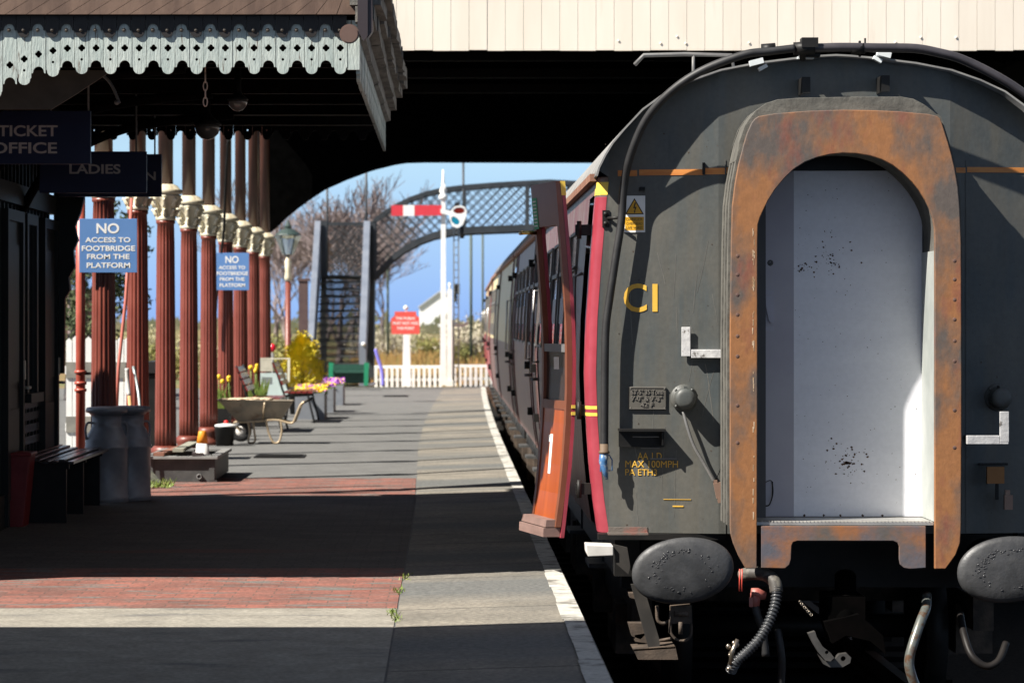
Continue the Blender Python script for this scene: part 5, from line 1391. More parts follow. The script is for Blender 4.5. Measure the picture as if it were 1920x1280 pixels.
# bucket, barrow
D = 36.6; c = P(421, 833, D)
t = thing("black_bucket", (c.x, D, 0), "black bucket under a white lid with a red knob, left of the wheelbarrow", "bucket")
m = MB(); m.lathe((c.x, D, 0), [(.105, .0), (.122, .21), (.128, .215), (.128, .23)], 24); m.build("pail", black, t)
m = MB(); m.lathe((c.x + .02, D, 0), [(.135, .232), (.14, .24), (.132, .255), (.03, .27), (.0001, .272)], 24); m.build("lid", white, t)
m = MB(); m.ball((c.x + .02, D, .285), .03, 10, (1, 1, .8)); m.build("knob", mat("bright_red_plastic", (.6, .02, .02), rough=.4), t)
D = 37.3
barrowp = mat("dusty_barrow_steel", (.22, .19, .145), (.34, .27, .19), 5, rough=.6, c3=(.16, .09, .05), s3=6, lo3=.55, hi3=.7)
bframe = mat("barrow_frame", (.42, .31, .19), (.5, .4, .27), 8, rough=.4, metal=.3)
t = thing("wheelbarrow", (GX(490, D), D, 0), "dusty steel wheelbarrow standing side on by the columns", "wheelbarrow")
def Q(x, y, o): return Vector((GX(x, D), D + o, GZ(y, D)))
m = MB(); rim = [(413, 750), (440, 748), (478, 749), (508, 748), (549, 752)]; 
out = [(-.28, 412, 749), (-.28, 549, 752), (.28, 549, 752), (.28, 412, 749)]; bot = [(-.17, 447, 789), (-.17, 527, 788), (.17, 527, 788), (.17, 447, 789)]
for sc in (0, .012):
    vs = [Q(x, y, o * (1 - sc * 2)) + Vector((0, 0, sc)) for o, x, y in out] + [Q(x, y, o * (1 - sc * 2)) + Vector((0, 0, sc)) for o, x, y in bot]
    m.add(vs, [(0, 1, 5, 4), (1, 2, 6, 5), (2, 3, 7, 6), (3, 0, 4, 7), (4, 5, 6, 7)])
m.tube([Q(x, y, o) for o, x, y in out], .012, 6, closed=True)
m.build("tray", barrowp, t, norm=False)
m = MB()
for i in range(26): rr_ = random.Random(i); m.ball(Q(rr_.uniform(432, 505), 750, rr_.uniform(-.2, .2)) + Vector((0, 0, rr_.uniform(-.02, .02))), rr_.uniform(.03, .07), 8, (1.5, 1, .35))
m.build("sand_load", mat("pale_sand", (.5, .38, .26), (.6, .48, .34), 12, rough=1), t)
m = MB(); wc = Q(452, 808, 0); m.lathe(wc, [(.085, -.035), (.12, -.03), (.13, 0), (.12, .03), (.085, .035)], 24, axis=1); wh = m.build("wheel", rubber, t)
m = MB(); m.lathe(wc, [(.012, -.05), (.03, -.045), (.08, -.03), (.08, .03), (.03, .045), (.012, .05)], 20, axis=1); m.build("rim", mat("white_wheel_rim", (.6, .58, .55), rough=.4), wh)
m = MB()
for o in (-.2, .2):
    m.tube(curve([Q(452, 808, o * .2), Q(440, 792, o * .35), Q(462, 790, o * .8), Q(490, 788, o), Q(520, 786, o), Q(548, 792, o * 1.1), Q(556, 780, o * 1.2), Q(566, 757, o * 1.3), Q(582, 748, o * 1.3)], 5), .014, 7)
    m.tube([Q(494, 786, o), Q(499, 753, o * 1.42)], .009, 6)
m.build("frame", bframe, t)
for o, dx in ((-.2, 0), (-.16, -4)):
    for (xa_, xb_, xm) in ((466, 478, 474),) if dx < 0 else ((501, 530, 520),):
        m = MB(); m.tube(curve([Q(xa_, 788, o), Q(xa_ + 4, 808, o), Q(xm - 7, 826, o), Q(xm, 829, o), Q(xm + 6, 824, o), Q(xb_, 806, o), Q(xb_ - 2, 788, o)], 5), .013, 7); m.build("leg", bframe, t)
m = MB()
for o in (-.26, .26): m.tube([Q(572, 753, o), Q(584, 747, o)], .018, 8)
m.each("grip", black, t)

# ---------------------------------------------------------------- red slatted benches
redslat = mat("maroon_bench_slat", (.16, .025, .022), (.2, .035, .03), rough=.22)
def redbench(x, y, label):
    t = thing("platform_bench", (x, y, 0), label, "bench", "maroon slatted benches facing the train")
    m = MB()
    for i in range(5): m.box(x + .02 + i * .085, x + .09 + i * .085, y - .75, y + .75, .44, .47)
    m.build("seat", redslat, t)
    m = MB()
    for i in range(4):
        z = .56 + i * .085; xx = x - .02 - i * .04; m.obox((xx, y, z + .035), (.022, 1.5, .072), Matrix.Rotation(-.42, 3, 'Y'))
    m.build("backrest", redslat, t)
    for yy in (y - .72, y + .72):
        m = MB()
        m.tube(curve([(x - .16, yy, .90), (x - .08, yy, .70), (x + .0, yy, .46), (x + .06, yy, .40), (x + .42, yy, .42)], 5), .018, 6)
        m.tube(curve([(x + .36, yy, .42), (x + .40, yy, .25), (x + .46, yy, .0)], 4), .017, 6); m.tube(curve([(x + .06, yy, .42), (x + .0, yy, .22), (x - .04, yy, .0)], 4), .017, 6)
        m.build("end_frame", black, t)
redbench(GX(468, 42) + .05, 41.6, "nearer maroon slatted bench, mostly behind the wheelbarrow")
redbench(GX(533, 45.5) + .02, 45.6, "farther maroon slatted bench beside the first flower planter")
D = 47.5
t = thing("notice_board", (GX(512, D), D, 0), "pale notice board with small print behind the benches", "notice board")
m = MB(); m.px([(486, 699), (537, 699), (540, 748), (492, 748)], [], D, D, D + .05); m.build("lower_panel", mat("pale_mint_panel", (.42, .5, .48), rough=.5), t)
m = MB(); m.px([(486, 671), (508, 671), (512, 696), (486, 696)], [], D, D, D + .05); m.build("upper_panel", mat("stone_panel", (.4, .38, .3), (.5, .47, .38), 9, rough=.6), t)
m = MB(); m.px([(539, 671), (544, 671), (543, 716), (539, 716)], [], D, D, D + .04); m.px([(486, 671), (544, 671), (544, 673), (486, 673)], [], D, D - .003, D - .001); m.build("post", mat("cream_post", (.6, .57, .45), rough=.5), t)
m = MB()
for i in range(4): m.px([(491, 707 + i * 3.4), (510, 707 + i * 3.4), (510, 709 + i * 3.4), (491, 709 + i * 3.4)], [], D, D - .004, D - .001)
m.each("printed_line", mat("grey_print", (.14, .15, .15), rough=.6), t)
t = thing("red_lamp", (GX(510, 52), 52, 0), "round red lamp on a short grey post behind the benches", "lamp")
D = 52; m = MB(); m.ball(P(511, 652, D), .058, 14, (1, 1, 1.25)); m.build("lens", mat("red_lens", (.65, .01, .03), rough=.25), t)
m = MB(); m.cyl((GX(511, D), D, 0), P(511, 661, D), .025, n=10); m.build("post", steelgrey, t)

# ---------------------------------------------------------------- planters and shrub
plgrey = mat("planter_grey", (.155, .17, .195), (.20, .215, .24), 4, rough=.6)
yel = mat("yellow_petals", (.75, .48, .02), rough=.6); pur = mat("purple_petals", (.30, .07, .42), rough=.6)
flab = ["nearest grey planter, overflowing with yellow flowers", "middle grey planter with purple and yellow flowers", "farthest grey planter with purple flowers"]
for i, (D, x0, x1, yt) in enumerate(((46.6, 553, 608, 737), (50.2, 580, 625, 729), (54.5, 604, 643, 722))):
    a, b = GX(x0, D), GX(x1, D); zt = GZ(yt, D)
    t = thing("flower_planter", ((a + b) / 2, D, 0), flab[i], "planter", "grey flower planters along the platform")
    m = MB(); th = .03
    m.box(a, b, D, D + th, 0, zt); m.box(a, b, D + 1.1 - th, D + 1.1, 0, zt); m.box(a, a + th, D + th, D + 1.1 - th, 0, zt); m.box(b - th, b, D + th, D + 1.1 - th, 0, zt); m.box(a + th, b - th, D + th, D + 1.1 - th, .02, zt - .04)
    m.build("planter_box", plgrey, t)
    r_ = random.Random(40 + i)
    m = MB(); leaves(m, r_, ((a + b) / 2, D + .55, zt + .02), ((b - a) / 2, .5, .05), 260, .03); f = m.build("foliage", leaf, t, norm=False)
    for ma, nm, k in ((yel, "yellow_flowers", (280, 120, 30)[i]), (pur, "purple_flowers", (110, 220, 220)[i])):
        m = MB()
        for j in range(k):
            p = Vector(((a + b) / 2 + r_.uniform(-.5, .5) * (b - a), D + r_.uniform(.0, 1.1), zt + r_.uniform(.03, .12))); s = r_.uniform(.014, .026)
            q = Vector((r_.gauss(0, .5), -1 + r_.gauss(0, .4), r_.gauss(.6, .4))).normalized(); u = q.orthogonal().normalized() * s; v_ = q.cross(u)
            m.add([p + u, p + v_, p - u, p - v_], [(0, 1, 2, 3)])
        m.build(nm, ma, t, norm=False)
# tulip troughs between the columns
for (D, xa_, xb_, nfl, lab) in ((38.3, 398, 432, 5, "black trough of tulips just left of the wheelbarrow"), (43.2, 462, 500, 6, "black trough of tulips between the bench and the notice board")):
    a, b = GX(xa_, D), GX(xb_, D); r_ = random.Random(int(D))
    t = thing("tulip_trough", ((a + b) / 2, D, 0), lab, "plant trough", "black troughs of tulips")
    m = MB(); m.add([(a + .02, D, 0), (b - .02, D, 0), (b, D, .40), (a, D, .40), (a + .02, D + .3, 0), (b - .02, D + .3, 0), (b, D + .3, .40), (a, D + .3, .40)], [(0, 1, 2, 3), (4, 5, 6, 7), (0, 1, 5, 4), (1, 2, 6, 5), (2, 3, 7, 6), (3, 0, 4, 7)]); m.build("trough_box", black, t)
    m = MB()
    for i in range(46):
        x = r_.uniform(a + .02, b - .02); y = D + r_.uniform(.05, .25); h = r_.uniform(.1, .32); dx = r_.uniform(-.06, .06); s = r_.uniform(.010, .02)
        m.add([(x - s, y, .40), (x + s, y, .40), (x + dx + s * .8, y - .02, .40 + h * .6), (x + dx * 1.8, y - .04, .40 + h), (x + dx - s * .8, y - .02, .40 + h * .6)], [(0, 1, 2, 3, 4)])
    m.build("leaves", leaf, t, norm=False)
    for i in range(nfl):
        x = r_.uniform(a + .02, b - .02); h = r_.uniform(.30, .46)
        m = MB(); m.tube([(x, D + .15, .40), (x, D + .13, .40 + h)], .005, 5); fl = m.build("stem", leaf, t)
        m = MB(); m.lathe((x, D + .13, .40 + h), [(.006, 0), (.026, .02), (.026, .045), (.016, .065), (.001, .06)], 10); m.build("tulip", yel, fl)
# golden conifer in its pot
D = 49.3; cx = GX(567, D); t = thing("golden_shrub", (cx, D, 0), "golden yellow conifer shrub behind the flower planters", "shrub")
r_ = random.Random(77); m = MB()
for i in range(5200):
    h = r_.random() ** .8; z = .42 + h * .82
    rad = .33 * (1 - h ** 2.2) ** .7 * (1 + .22 * math.sin(h * 17 + 3 * math.sin(i % 7))) + .015
    a = r_.uniform(0, 6.283); q = r_.uniform(.45, 1.05) * rad
    p = Vector((cx + q * math.cos(a), D + q * math.sin(a), z + r_.uniform(-.03, .03)))
    d = Vector((math.cos(a) * .5, math.sin(a) * .5, 1.1)).normalized() * r_.uniform(.03, .07); s = d.orthogonal().normalized() * r_.uniform(.006, .012)
    m.add([p - s, p + s, p + d], [(0, 1, 2)])
for k in range(26):
    a = r_.uniform(0, 6.28); h = r_.random(); q = .30 * (1 - h ** 2.2) ** .7
    leaves(m, r_, (cx + q * math.cos(a), D + q * math.sin(a), .45 + h * .85), (.07, .07, .09), 60, .026, .7, 5)
m.build("foliage", mat("golden_foliage", (.66, .50, .02), (.42, .38, .02), 7, .42, .6, rough=.7), t, norm=False)
m = MB(); m.cyl((cx, D, .0), (cx, D, .8), .03, n=8); m.build("stem", darkwood, t)
m = MB(); m.lathe((cx, D, 0), [(.2, 0), (.25, .40), (.27, .41), (.27, .44), (.24, .44), (.24, .40), (.001, .40)], 20); m.build("pot", black, t)

# ---------------------------------------------------------------- lamp post, brown post
D = 56; X = GX(540, D)
t = thing("lamp_post", (X, D, 0), "red and cream lamp post with a glass lantern, left of the footbridge stairs", "lamp post")
m = MB(); m.lathe((X, D, 0), [(.09, 0), (.09, .25), (.055, .32), (.05, GZ(527, D))], 16); m.build("post", red, t)
m = MB(); m.lathe((X, D, 0), [(.06, GZ(527, D)), (.068, GZ(520, D)), (.05, GZ(510, D)), (.065, GZ(492, D)), (.05, GZ(487, D)), (.02, GZ(480, D))], 14); m.build("collar", gold, t)
m = MB(); z0, z1 = GZ(478, D), GZ(441, D)
for a in range(4):
    an = math.pi / 4 + a * math.pi / 2; m.tube([(X + .08 * math.cos(an), D + .08 * math.sin(an), z0), (X + .19 * math.cos(an), D + .19 * math.sin(an), z1)], .010, 5)
m.lathe((X, D, 0), [(.03, z0 - .02), (.085, z0)], 4); m.lathe((X, D, 0), [(.235, z1), (.225, z1 + .02), (.12, z1 + .10), (.06, z1 + .12), (.07, z1 + .17), (.04, z1 + .2), (.015, z1 + .28)], 16, smooth=False)
m.build("lantern_frame", mat("lantern_green", (.03, .05, .045), rough=.5), t)
m = MB(); m.lathe((X, D, 0), [(.105, z0 + .01), (.245, z1 - .01)], 4, smooth=False); m.build("lantern_glass", mat("lantern_glass", (.75, .85, .85), rough=.05, trans=.9), t)
D = 61; m = MB(); m.px([(560, 526), (577, 526), (577, 718), (560, 718)], [], D, D, D + .2); m.px([(558, 522), (581, 522), (581, 527), (558, 527)], [], D, D - .02, D + .22)
tag(m.build("timber_post", mat("plum_brown_paint", (.07, .04, .04), (.09, .055, .05), rough=.7)), "thick dark brown timber post between the lamp post and the footbridge", "post")

# ---------------------------------------------------------------- lattice footbridge
D = 75.0
iron = mat("dark_blue_iron", (.022, .027, .032), (.035, .04, .046), 3, rough=.5)
stair = mat("blue_grey_stringer", (.13, .15, .19), (.17, .19, .23), 3, rough=.5)
fb = thing("lattice_footbridge", (GX(640, D), D, 0), "dark lattice iron footbridge with a stair down to the platform, beyond the shed", "footbridge")
def FQ(x, y, o=0): return Vector((GX(x, D), D + o, GZ(y, D)))
def interp(pts, u):
    for (a, b), (c, d) in zip(pts, pts[1:]):
        if a <= u <= c: return b + (d - b) * (u - a) / (c - a)
    return pts[0][1] if u < pts[0][0] else pts[-1][1]
topc = [(700, 414), (720, 399), (745, 384), (770, 372), (800, 362), (830, 355), (870, 350), (920, 346), (970, 343), (1030, 340), (1120, 338)]
botc = [(700, 522), (715, 505), (735, 484), (757, 468), (785, 452), (815, 441), (850, 434), (890, 431), (940, 429), (1000, 427), (1120, 425)]
topc = topc[:-1] + [(2060 - x, y) for x, y in reversed(topc[:-1])]; botc = botc[:-1] + [(2060 - x, y) for x, y in reversed(botc[:-1])]   # on over the line to the far stair tower
TW = [(GX(x, D), GZ(y, D)) for x, y in topc]; BW = [(GX(x, D), GZ(y, D)) for x, y in botc]
for o, nm in ((0, "lattice_girder"), (1.5, "lattice_girder")):
    m = MB()
    lattice(m, TW[0][0], TW[-1][0], lambda u: interp(BW, u), lambda u: interp(TW, u), .235, .014, lambda u, v, w_: Vector((u, D + o + w_, v)))
    m.build("lattice_bars", iron, fb)
    m = MB()
    for ch, th in ((TW, .045), (BW, .085)):
        for (a, b), (c, d) in zip(ch, ch[1:]): m.add([(a, D + o - .06, b - th), (c, D + o - .06, d - th), (c, D + o - .06, d + th), (a, D + o - .06, b + th), (a, D + o + .06, b - th), (c, D + o + .06, d - th), (c, D + o + .06, d + th), (a, D + o + .06, b + th)], [(0, 1, 2, 3), (4, 5, 6, 7), (0, 1, 5, 4), (2, 3, 7, 6)])
    for x in (702, 872, 990, 1070, 1188, 1358): m.box(GX(x, D) - .03, GX(x, D) + .03, D + o - .05, D + o + .05, interp(BW, GX(x, D)), interp(TW, GX(x, D)))
    m.build(nm, iron, fb)
m = MB()
for (a, b), (c, d) in zip(BW, BW[1:]): m.add([(a, D, b + .02), (c, D, d + .02), (c, D + 1.5, d + .02), (a, D + 1.5, b + .02)], [(0, 1, 2, 3)])
m.build("deck", iron, fb)
zt, yl = GZ(516, D), D
m = MB(); m.box(GX(604, D), GX(700, D), D, D + 1.6, zt - .08, zt); m.build("landing", iron, fb)
m = MB(); lattice(m, GX(614, D), GX(684, D), lambda u: zt + .02, lambda u: GZ(416, D), .2, .017, lambda u, v, w_: Vector((u, D + 1.55 + w_, v))); lattice(m, GX(614, D), GX(684, D), lambda u: zt + .02, lambda u: GZ(416, D), .2, .011, lambda u, v, w_: Vector((u + .07, D + 2.0 + w_, v))); m.box(GX(600, D), GX(700, D), D + 1.5, D + 1.6, GZ(419, D), GZ(413, D)); m.build("landing_screen", iron, fb)
for x0, x1 in ((601, 612), (684, 690), (690, 700)):
    m = MB(); m.px([(x0, 414), (x1, 414), (x1, 722), (x0, 722)], [], D, D + .05, D + .2); m.build("post", iron, fb)
m = MB(); m.px([(690, 520), (702, 520), (700, 722), (690, 722)], [], D, D + .22, D + 1.4); m.build("tower_side", iron, fb)
m = MB(); m.px([(1358, 414), (1372, 414), (1372, 790), (1358, 790)], [], D, D + .05, D + 1.55); m.build("far_tower", iron, fb)
N = 15; run = 4.0
for k in range(2):
    m = MB(); xa_, xb_ = (590, 601) if k == 0 else (682, 694)
    yb0 = D - run
    vs = []
    for x in (xa_, xb_): vs += [(GX(x, D), D, zt - .12), (GX(x, D), D, GZ(414, D)), (GX(x, D) - (.08 if k == 0 else -.02) * 0, yb0, -.0), (GX(x, D), yb0, 1.0)]
    m.add(vs, [(0, 1, 3, 2), (4, 5, 7, 6), (0, 1, 5, 4), (2, 3, 7, 6), (1, 3, 7, 5), (0, 2, 6, 4)]); m.build("stringer", stair, fb)
m = MB()
for i in range(N):
    f = (i + 1) / (N + 0.0); z = zt * f; y = D - run + run * (i + .5) / N
    m.box(GX(602, D), GX(682, D), y - .14, y + .14, z - .035, z)
m.build("stair_treads", iron, fb)
m = MB()
for i in range(N):
    f0, f1 = zt * i / N, zt * (i + 1) / N - .035; y = D - run + run * (i + .5) / N + .12
    lattice(m, GX(602, D), GX(682, D), lambda u: f0 + .015, lambda u: f1, .06, .014, lambda u, v, w_: Vector((u, y + w_, v)), th=.006)
    m.box(GX(602, D), GX(682, D), y - .006, y + .006, f0 + .002, f0 + .035)
m.build("stair_risers", iron, fb)
m = MB()
for x in (592, 690): m.ball((GX(x, D), D - run - .03, .98), .05, 10)
m.build("newel_ball", white, fb)
for x, yt in ((685, 322), (611, 352), (869, 345)):
    m = MB(); m.cyl((GX(x, D), D + .8, zt if x < 700 else 3.6), (GX(x, D), D + .8, GZ(yt, D) + .6), .03, n=8); m.build("lamp_standard", iron, fb)

# ---------------------------------------------------------------- things at the platform end
D = 69.6
t = thing("semaphore_signal", (GX(830, D), D, 0), "tall white semaphore signal with a red arm standing at the platform end", "signal")
m = MB(); m.px([(825, 722), (837, 722), (835, 345), (827.5, 345)], [], D, D, D + .12); m.build("post", white, t)
m = MB(); c = P(831, 0, D).x; m.lathe((c, D + .06, 0), [(.1, GZ(374, D)), (.1, GZ(366, D)), (.05, GZ(364, D)), (.09, GZ(358, D)), (.05, GZ(350, D)), (.03, GZ(340, D)), (.018, GZ(318, D))], 12); m.build("finial", white, t)
m = MB(); m.px([(734, 385), (828, 385), (828, 404), (734, 405)], [], D, D - .09, D - .06); am = m.build("arm", mat("signal_red", (.52, .035, .05), rough=.45), t)
m = MB(); m.px([(756, 385), (777, 385), (777, 405), (756, 405)], [], D, D - .094, D - .0905); m.build("white_band", white, am)
sp_ = [(826, 392), (845, 396), (852, 388), (863, 385.5), (871, 388), (875, 395), (874, 406), (868, 421), (858, 428), (848, 424), (843, 412), (843, 404), (826, 400)]
h1 = [(850, 393), (856, 389.5), (864, 389), (871, 392), (871, 398), (864, 401), (856, 401), (850, 397.5)]; h2 = [(845.5, 409), (850, 405.5), (857, 409), (862, 415), (860, 421.5), (853, 421.5), (847, 416)]
m = MB(); m.px(sp_, [h1, h2], D, D - .13, D - .095); m.build("spectacle", white, t)
m = MB(); m.px(h1, [], D, D - .12, D - .10); m.build("red_lens", mat("dark_red_lens", (.12, .01, .005), rough=.2), t)
m = MB(); m.px(h2, [], D, D - .12, D - .10); m.build("green_lens", mat("blue_green_lens", (.01, .18, .28), rough=.2), t)
m = MB()
for x in (851, 860): m.cyl((GX(x, D), D + .25, 0), (GX(x, D), D + .25, GZ(430, D)), .018, n=6)
y = 436
while y < 720: m.cyl(P(851, y, D + .25), P(860, y, D + .25), .010, n=5); y += 14
m.build("ladder", mat("pale_grey_ladder", (.3, .33, .34), rough=.5), t)
m = MB(); m.box(GX(852, D), GX(862, D), D - .1, D + .15, GZ(395, D) - .1, GZ(380, D)); m.cyl((GX(866, D), D - .02, GZ(447, D)), (GX(866, D), D - .02, GZ(425, D)), .05, n=8); m.each("signal_lamp", black, t)
m = MB(); D = 70.5; m.px([(837.5, 722), (848, 722), (847.5, 542), (838.5, 542)], [], D, D, D + .12); m.cyl(P(843, 543, D + .06), P(843, 530, D + .06), .03, n=8); m.px([(836, 712), (850, 712), (850, 724), (836, 724)], [], D, D - .02, D + .14)
tag(m.build("white_post", white), "shorter white post right beside the semaphore signal", "post")
m = MB(); D = 76; m.px([(848, 606), (869, 607), (878, 602), (879, 606), (870, 613), (848, 613)], [], D, D, D + .04); m.cyl(P(847, 620, D + .05), P(847, 725, D + .05), .05, n=8); m.box(GX(845, D), GX(850, D), D, D + .06, GZ(640, D), GZ(600, D))
tag(m.build("ground_signal", white), "low white signal arm beyond the shorter white post", "signal")
D = 66.5
t = thing("red_notice", (GX(760, D), D, 0), "red notice on a white post at the far end of the platform", "sign")
m = MB(); m.px([(734, 626), (787, 626), (786, 594), (781, 592), (780, 584), (740, 584), (740, 592), (733, 597)], [], D, D, D + .04); m.build("board", mat("notice_red", (.60, .075, .06), rough=.5), t)
m = MB(); pxtext(m, "THE PUBLIC", 742, 779, 594, 599, D, bold=.02); pxtext(m, "MUST NOT PASS", 736.5, 784, 603, 608.5, D, bold=.02); pxtext(m, "THIS POINT", 744, 777, 612.5, 618, D, bold=.02); m.build("lettering", white, t)
m = MB(); m.px([(754, 724), (771, 724), (768, 627), (756, 627)], [], D, D - .02, D + .1); m.box(GX(759, D), GX(765, D), D + .041, D + .08, GZ(627, D), GZ(583, D)); m.build("post", white, t)
m = MB(); m.ball(P(761, 577, D + .06), .055, 12); m.build("finial", white, t)
# green seat, purple pole, fence
D = 67.2
t = thing("green_bench", (GX(655, D), D, 0), "dark green bench with brighter green end posts below the footbridge stairs", "bench")
gp = mat("bright_green_paint", (.015, .20, .10), rough=.4); gd_ = mat("dark_green_mesh", (.012, .06, .04), (.02, .08, .055), 20, rough=.5)
m = MB(); m.px([(622, 683), (686, 683), (686, 718), (622, 718)], [], D, D, D + .05); m.box(GX(622, D), GX(686, D), D - .4, D - .02, .38, .42); m.build("backrest", gd_, t)
for x in (618, 684): m = MB(); m.px([(x, 679), (x + 8, 681), (x + 7, 722), (x - 1, 722)], [], D, D - .42, D - .36); m.px([(x, 679), (x + 8, 681), (x + 7, 722), (x - 1, 722)], [], D, D + .06, D + .1); m.build("end_post", gp, t)
m = MB(); D = 66.8; m.tube(curve([P(704, 654, D), P(709, 672, D), P(716, 695, D), P(718, 723, D)], 5), .04, 8)
tag(m.build("purple_pole", mat("violet_plastic", (.20, .18, .62), rough=.4)), "leaning violet blue pole at the foot of the footbridge", "pole")
m = MB(); D = 66.9; rk = random.Random(2)
for i in range(7): m.ball(P(690 + rk.uniform(0, 10), 721 - rk.uniform(0, 2), D), .05, 8, (1.4, 1, .6))
tag(m.build("white_bag", white), "small white bag lying on the platform beside the green bench", "bag")
def picket(xa_, xb_, D, label, tops, ma, rails=(.12, .42)):
    t = thing("picket_fence", (GX((xa_ + xb_) / 2, D), D, 0), label, "fence", "white picket fences at the platform end")
    m = MB(); x = GX(xa_, D); rg = random.Random(int(xa_))
    while x < GX(xb_, D):
        h = tops((x * F / D + VX)) + rg.uniform(-.02, .02); m.prism([(x, -.03), (x + .07, -.03), (x + .07, h - .05), (x + .035, h), (x, h - .05)], [], lambda u, v, w_: Vector((u, w_, v)), D, D + .025); x += .125
    m.build("pickets", ma, t)
    for z in rails:
        m = MB(); m.box(GX(xa_, D), GX(xb_, D), D + .026, D + .07, z, z + .07); m.build("rail", ma, t)
picket(702, 832, 70.8, "picket fence left of the semaphore signal, behind the red notice", lambda x: .47, white)
picket(850, 932, 72.2, "picket fence right of the semaphore signal, next to the train", lambda x: .44, white)
# ---------------------------------------------------------------- distant posts, building, trees and scrub
polem = mat("green_grey_pole", (.06, .08, .06), rough=.7)
for x, yt, yb, D, lab in ((883, 438, 700, 95, "thin distant pole right of the signal ladder, carrying dark insulators"), (727, 470, 700, 110, "thin distant pole just right of the footbridge tower"), (905, 430, 700, 120, "thin distant pole closest to the train")):
    t = thing("distant_pole", (GX(x, D), D, 0), lab, "pole", "distant thin poles")
    m = MB(); m.cyl((GX(x, D), D, -.05), P(x, yt, D), .045, n=7); m.build("pole", polem, t)
    if x == 883:
        m = MB()
        for i in range(6): m.box(GX(856 - 0, D), GX(858, D), D - .1, D, GZ(540 + i * 6, D), GZ(536 + i * 6, D))
        m.box(GX(852, D), GX(862, D), D - .15, D + .1, GZ(552, D), GZ(532, D)); m.box(GX(850, D), GX(856, D), D - .15, D + .1, GZ(566, D), GZ(548, D)); m.each("relay_box", black, t)
t = thing("white_building", (GX(806, 460), 460, -.3), "distant white building with a sloping roof behind the signal post", "building")
D = 460; m = MB(); m.px([(786, 612), (838, 612), (838, 552), (824, 549), (786, 576)], [], D, D, D + 6); m.build("wall", mat("white_render", (.75, .76, .76), rough=.7), t)
m = MB(); m.px([(784, 577), (824, 548), (840, 551), (840, 549), (824, 545.5), (784, 575)], [], D, D - .3, D + 6.3); m.build("roof", mat("pale_roof", (.5, .52, .52), rough=.7), t)
barkm = mat("bare_twig_bark", (.17, .135, .135), (.24, .19, .18), 3, rough=.9)
def baretree(x, y, h, seed, spread=.55, depth=8):
    r_ = random.Random(seed); t = thing("bare_tree", (x, y, 0), "", "tree", "bare trees beyond the platform")
    mt, mc = MB(), MB()
    def grow_(p, d, L, rad, k):
        n = 3 if k < 3 else 2
        pts = [p]; dd = d.copy()
        for i in range(n):
            dd = (dd + Vector((r_.gauss(0, .12), r_.gauss(0, .12), r_.gauss(.04, .07)))).normalized(); pts.append(pts[-1] + dd * L / n)
        rs_ = [rad * (1 - .42 * i / n) for i in range(n + 1)]
        (mt if k < 2 else mc).tube(pts, rs_, 7 if k < 2 else 3, caps=False)
        if k >= depth: return
        for i in range(r_.choice((2, 3, 3)) if k < 5 else 2):
            a = Vector((r_.gauss(0, 1), r_.gauss(0, 1), r_.gauss(0, .5))).normalized()
            nd = (dd + a * spread * r_.uniform(.5, 1.2) + Vector((0, 0, .12))).normalized()
            f = r_.uniform(.45, 1); q = pts[0].lerp(pts[-1], f) if i else pts[-1]
            grow_(q, nd, L * r_.uniform(.68, .88), max(rs_[-1] * r_.uniform(.55, .8), .012), k + 1)
    grow_(Vector((x, y, -.05)), Vector((0, 0, 1)), h * .26, h * .022, 0)
    mt.build("trunk", barkm, t, norm=False); mc.build("crown", barkm, t, norm=False)
    return t
tr = [baretree(GX(632, 92), 92, 6.0, 1), baretree(GX(560, 100), 100, 6.6, 5), baretree(GX(690, 96), 96, 5.6, 9)]
tl = ["bare twiggy tree directly behind the footbridge landing", "bare twiggy tree between the last column and the footbridge stair", "bare twiggy tree behind the left end of the lattice span"]
for a, l in zip(tr, tl): a["label"] = l
for src, px_, D, rz, lab in ((tr[0], 520, 112, 1.2, "bare tree farther back, just right of the farthest column"), (tr[1], 600, 118, 2.4, "bare tree rising behind the left post of the footbridge stair"), (tr[2], 660, 122, 3.6, "tall bare tree behind the thin lamp standard on the footbridge"), (tr[0], 715, 128, 4.4, "low bare tree behind the thin pole right of the footbridge tower"), (tr[1], 545, 130, 5.1, "bare tree behind the lamp post lantern"), (tr[2], 580, 140, .7, "bare tree behind the dark timber post"), (tr[1], 640, 134, 2.9, "tall bare tree far behind the middle of the footbridge landing"), (tr[0], 680, 108, 3.0, "bare tree crossing behind the right post of the footbridge stair")):
    again(src, (GX(px_, D), D, 0), lab, rz)
m = MB()
evg = mat("dark_evergreen", (.035, .055, .018), (.075, .09, .03), 3, .4, .6, rough=.8)
for i, (px_, D, h, lab) in enumerate(((198, 52, 3.4, "green evergreen tree behind the nearest column"), (128, 58, 3.2, "bushy evergreen tree at the end of the building"))):
    r_ = random.Random(60 + i); x = GX(px_, D); t = thing("evergreen_tree", (x, D, 0), lab, "tree")
    m = MB(); m.tube(curve([(x, D, -.05), (x + .05, D, h * .4), (x, D, h * .9)], 4), [.09, .085, .08, .075, .06, .05, .04, .03, .02], 8); m.build("trunk", barkm, t)
    m = MB()
    for k in range(6): leaves(m, r_, (x + r_.gauss(0, .25), D + r_.gauss(0, .3), h * (.3 + .13 * k)), (.62 - .07 * k, .6 - .06 * k, .35), 420, .05, .5, 9)
    m.build("crown", evg, t, norm=False)
scrub = mat("pale_scrub", (.42, .38, .24), (.29, .28, .13), 1.2, .4, .6, rough=.9); blossom = mat("blossom_scrub", (.68, .61, .48), (.46, .42, .30), 2, .42, .58, rough=.9)
olive = mat("olive_scrub", (.20, .21, .06), (.30, .26, .09), 1.5, .4, .6, rough=.9); reed = mat("rust_reeds", (.42, .23, .08), (.30, .23, .08), 1, .4, .6, rough=1)
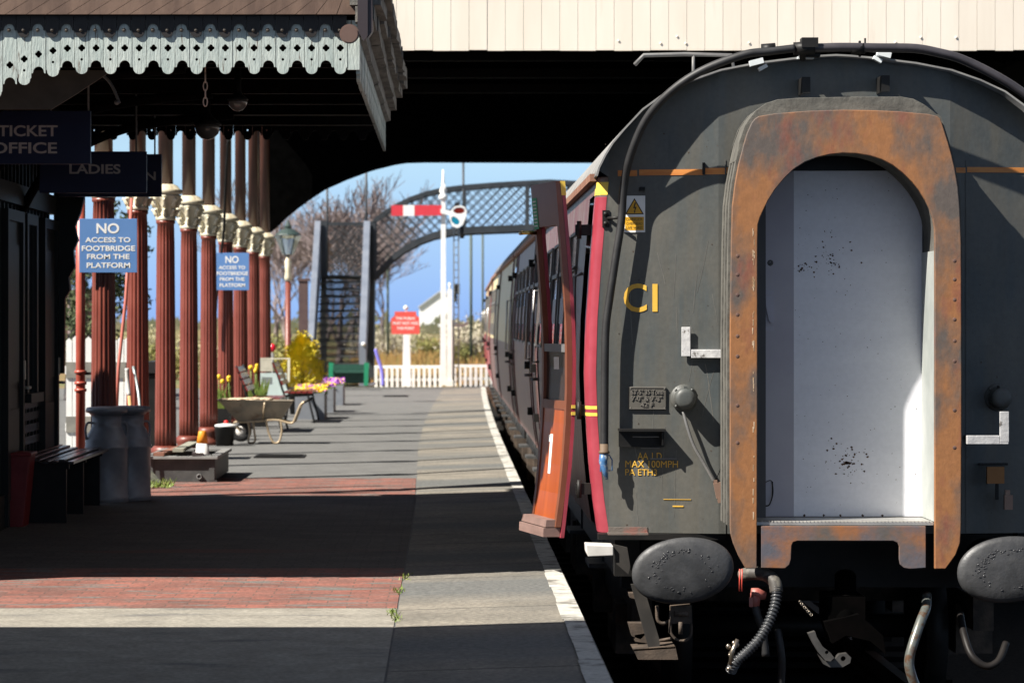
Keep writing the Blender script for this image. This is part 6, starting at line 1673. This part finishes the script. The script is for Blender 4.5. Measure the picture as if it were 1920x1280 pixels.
sc = [(732, 118, 1.0, 1.3, blossom, "pale blossoming bush behind the red notice"), (775, 150, 1.6, 1.2, scrub, "straw coloured bush between the red notice and the signal post"), (810, 125, .9, .9, olive, "low olive bush left of the signal post"),
      (868, 112, 1.1, 1.7, blossom, "tall pale blossoming bush right of the signal ladder"), (900, 120, 1.3, 1.9, scrub, "straw coloured bush next to the train"), (885, 98, .8, .85, olive, "low olive bush right of the signal, above the fence"), (926, 135, 1.2, 2.0, blossom, "pale bush half hidden by the farthest coach"),
      (300, 80, 1.1, 1.0, olive, "olive bush seen between the third and fourth columns"), (520, 90, .9, 1.1, olive, "olive bush behind the red lamp"), (275, 95, 1.2, 1.3, scrub, "straw coloured bush seen between the second and third columns"), (340, 90, 1.2, 1.1, scrub, "straw coloured bush seen between the third and fourth columns, right of the olive one"), (700, 140, 1.3, 1.1, scrub, "straw coloured bush right of the footbridge tower")]
for i, (px_, D, wd, h, ma, lab) in enumerate(sc):
    r_ = random.Random(100 + i); x = GX(px_, D); t = thing("scrub_bush", (x, D, 0), lab, "bush", "scrub beyond the platform")
    m = MB()
    for k in range(14): a = r_.uniform(0, 6.28); m.tube([(x + .1 * math.cos(a), D + .1 * math.sin(a), -.05), (x + wd * .7 * r_.random() * math.cos(a), D + wd * .7 * math.sin(a), h * r_.uniform(.6, 1.15))], [.02, .006], 4)
    m.build("branches", barkm, t)
    m = MB()
    for k in range(5): leaves(m, r_, (x + r_.gauss(0, wd * .4), D + r_.gauss(0, wd * .4), h * r_.uniform(.3, .62)), (wd * .55, wd * .55, h * .38), 420, .05, .6, 10)
    m.build("foliage", ma, t, norm=False)
r_ = random.Random(200); m = MB()
for i in range(9000):
    y = 74 + 150 * r_.random() ** 1.6; x = r_.uniform(GX(660, y), GX(935, y)); h = r_.uniform(.12, .55) * (1 if y > 90 else .4); a = r_.uniform(0, 6.28)
    m.add([(x - .03, y, -.03), (x + .03, y, -.03), (x + r_.gauss(0, .08), y + r_.gauss(0, .08), h)], [(0, 1, 2)])
tag(m.build("tall_grass", reed, norm=False), "rusty tall grass covering the field beyond the picket fence", "grass", kind="stuff")
r_ = random.Random(201); m = MB()
for i in range(90):
    D = r_.uniform(380, 900); x = GX(r_.uniform(-900, 1100), D); s = r_.uniform(1.5, 4)
    for k in range(40): p = Vector((x + r_.gauss(0, s), D + r_.gauss(0, s), abs(r_.gauss(.6, 1.1)) - .4)); q = r_.uniform(.3, .9); m.add([p + Vector((-q, 0, -q)), p + Vector((q, 0, -q * .6)), p + Vector((q * .3, .1, q))], [(0, 1, 2)])
tag(m.build("far_hedgerows", mat("far_hedge", (.10, .11, .06), (.16, .14, .09), .05, rough=1), norm=False), "hazy hedgerows along the horizon", "hedgerow", kind="stuff")
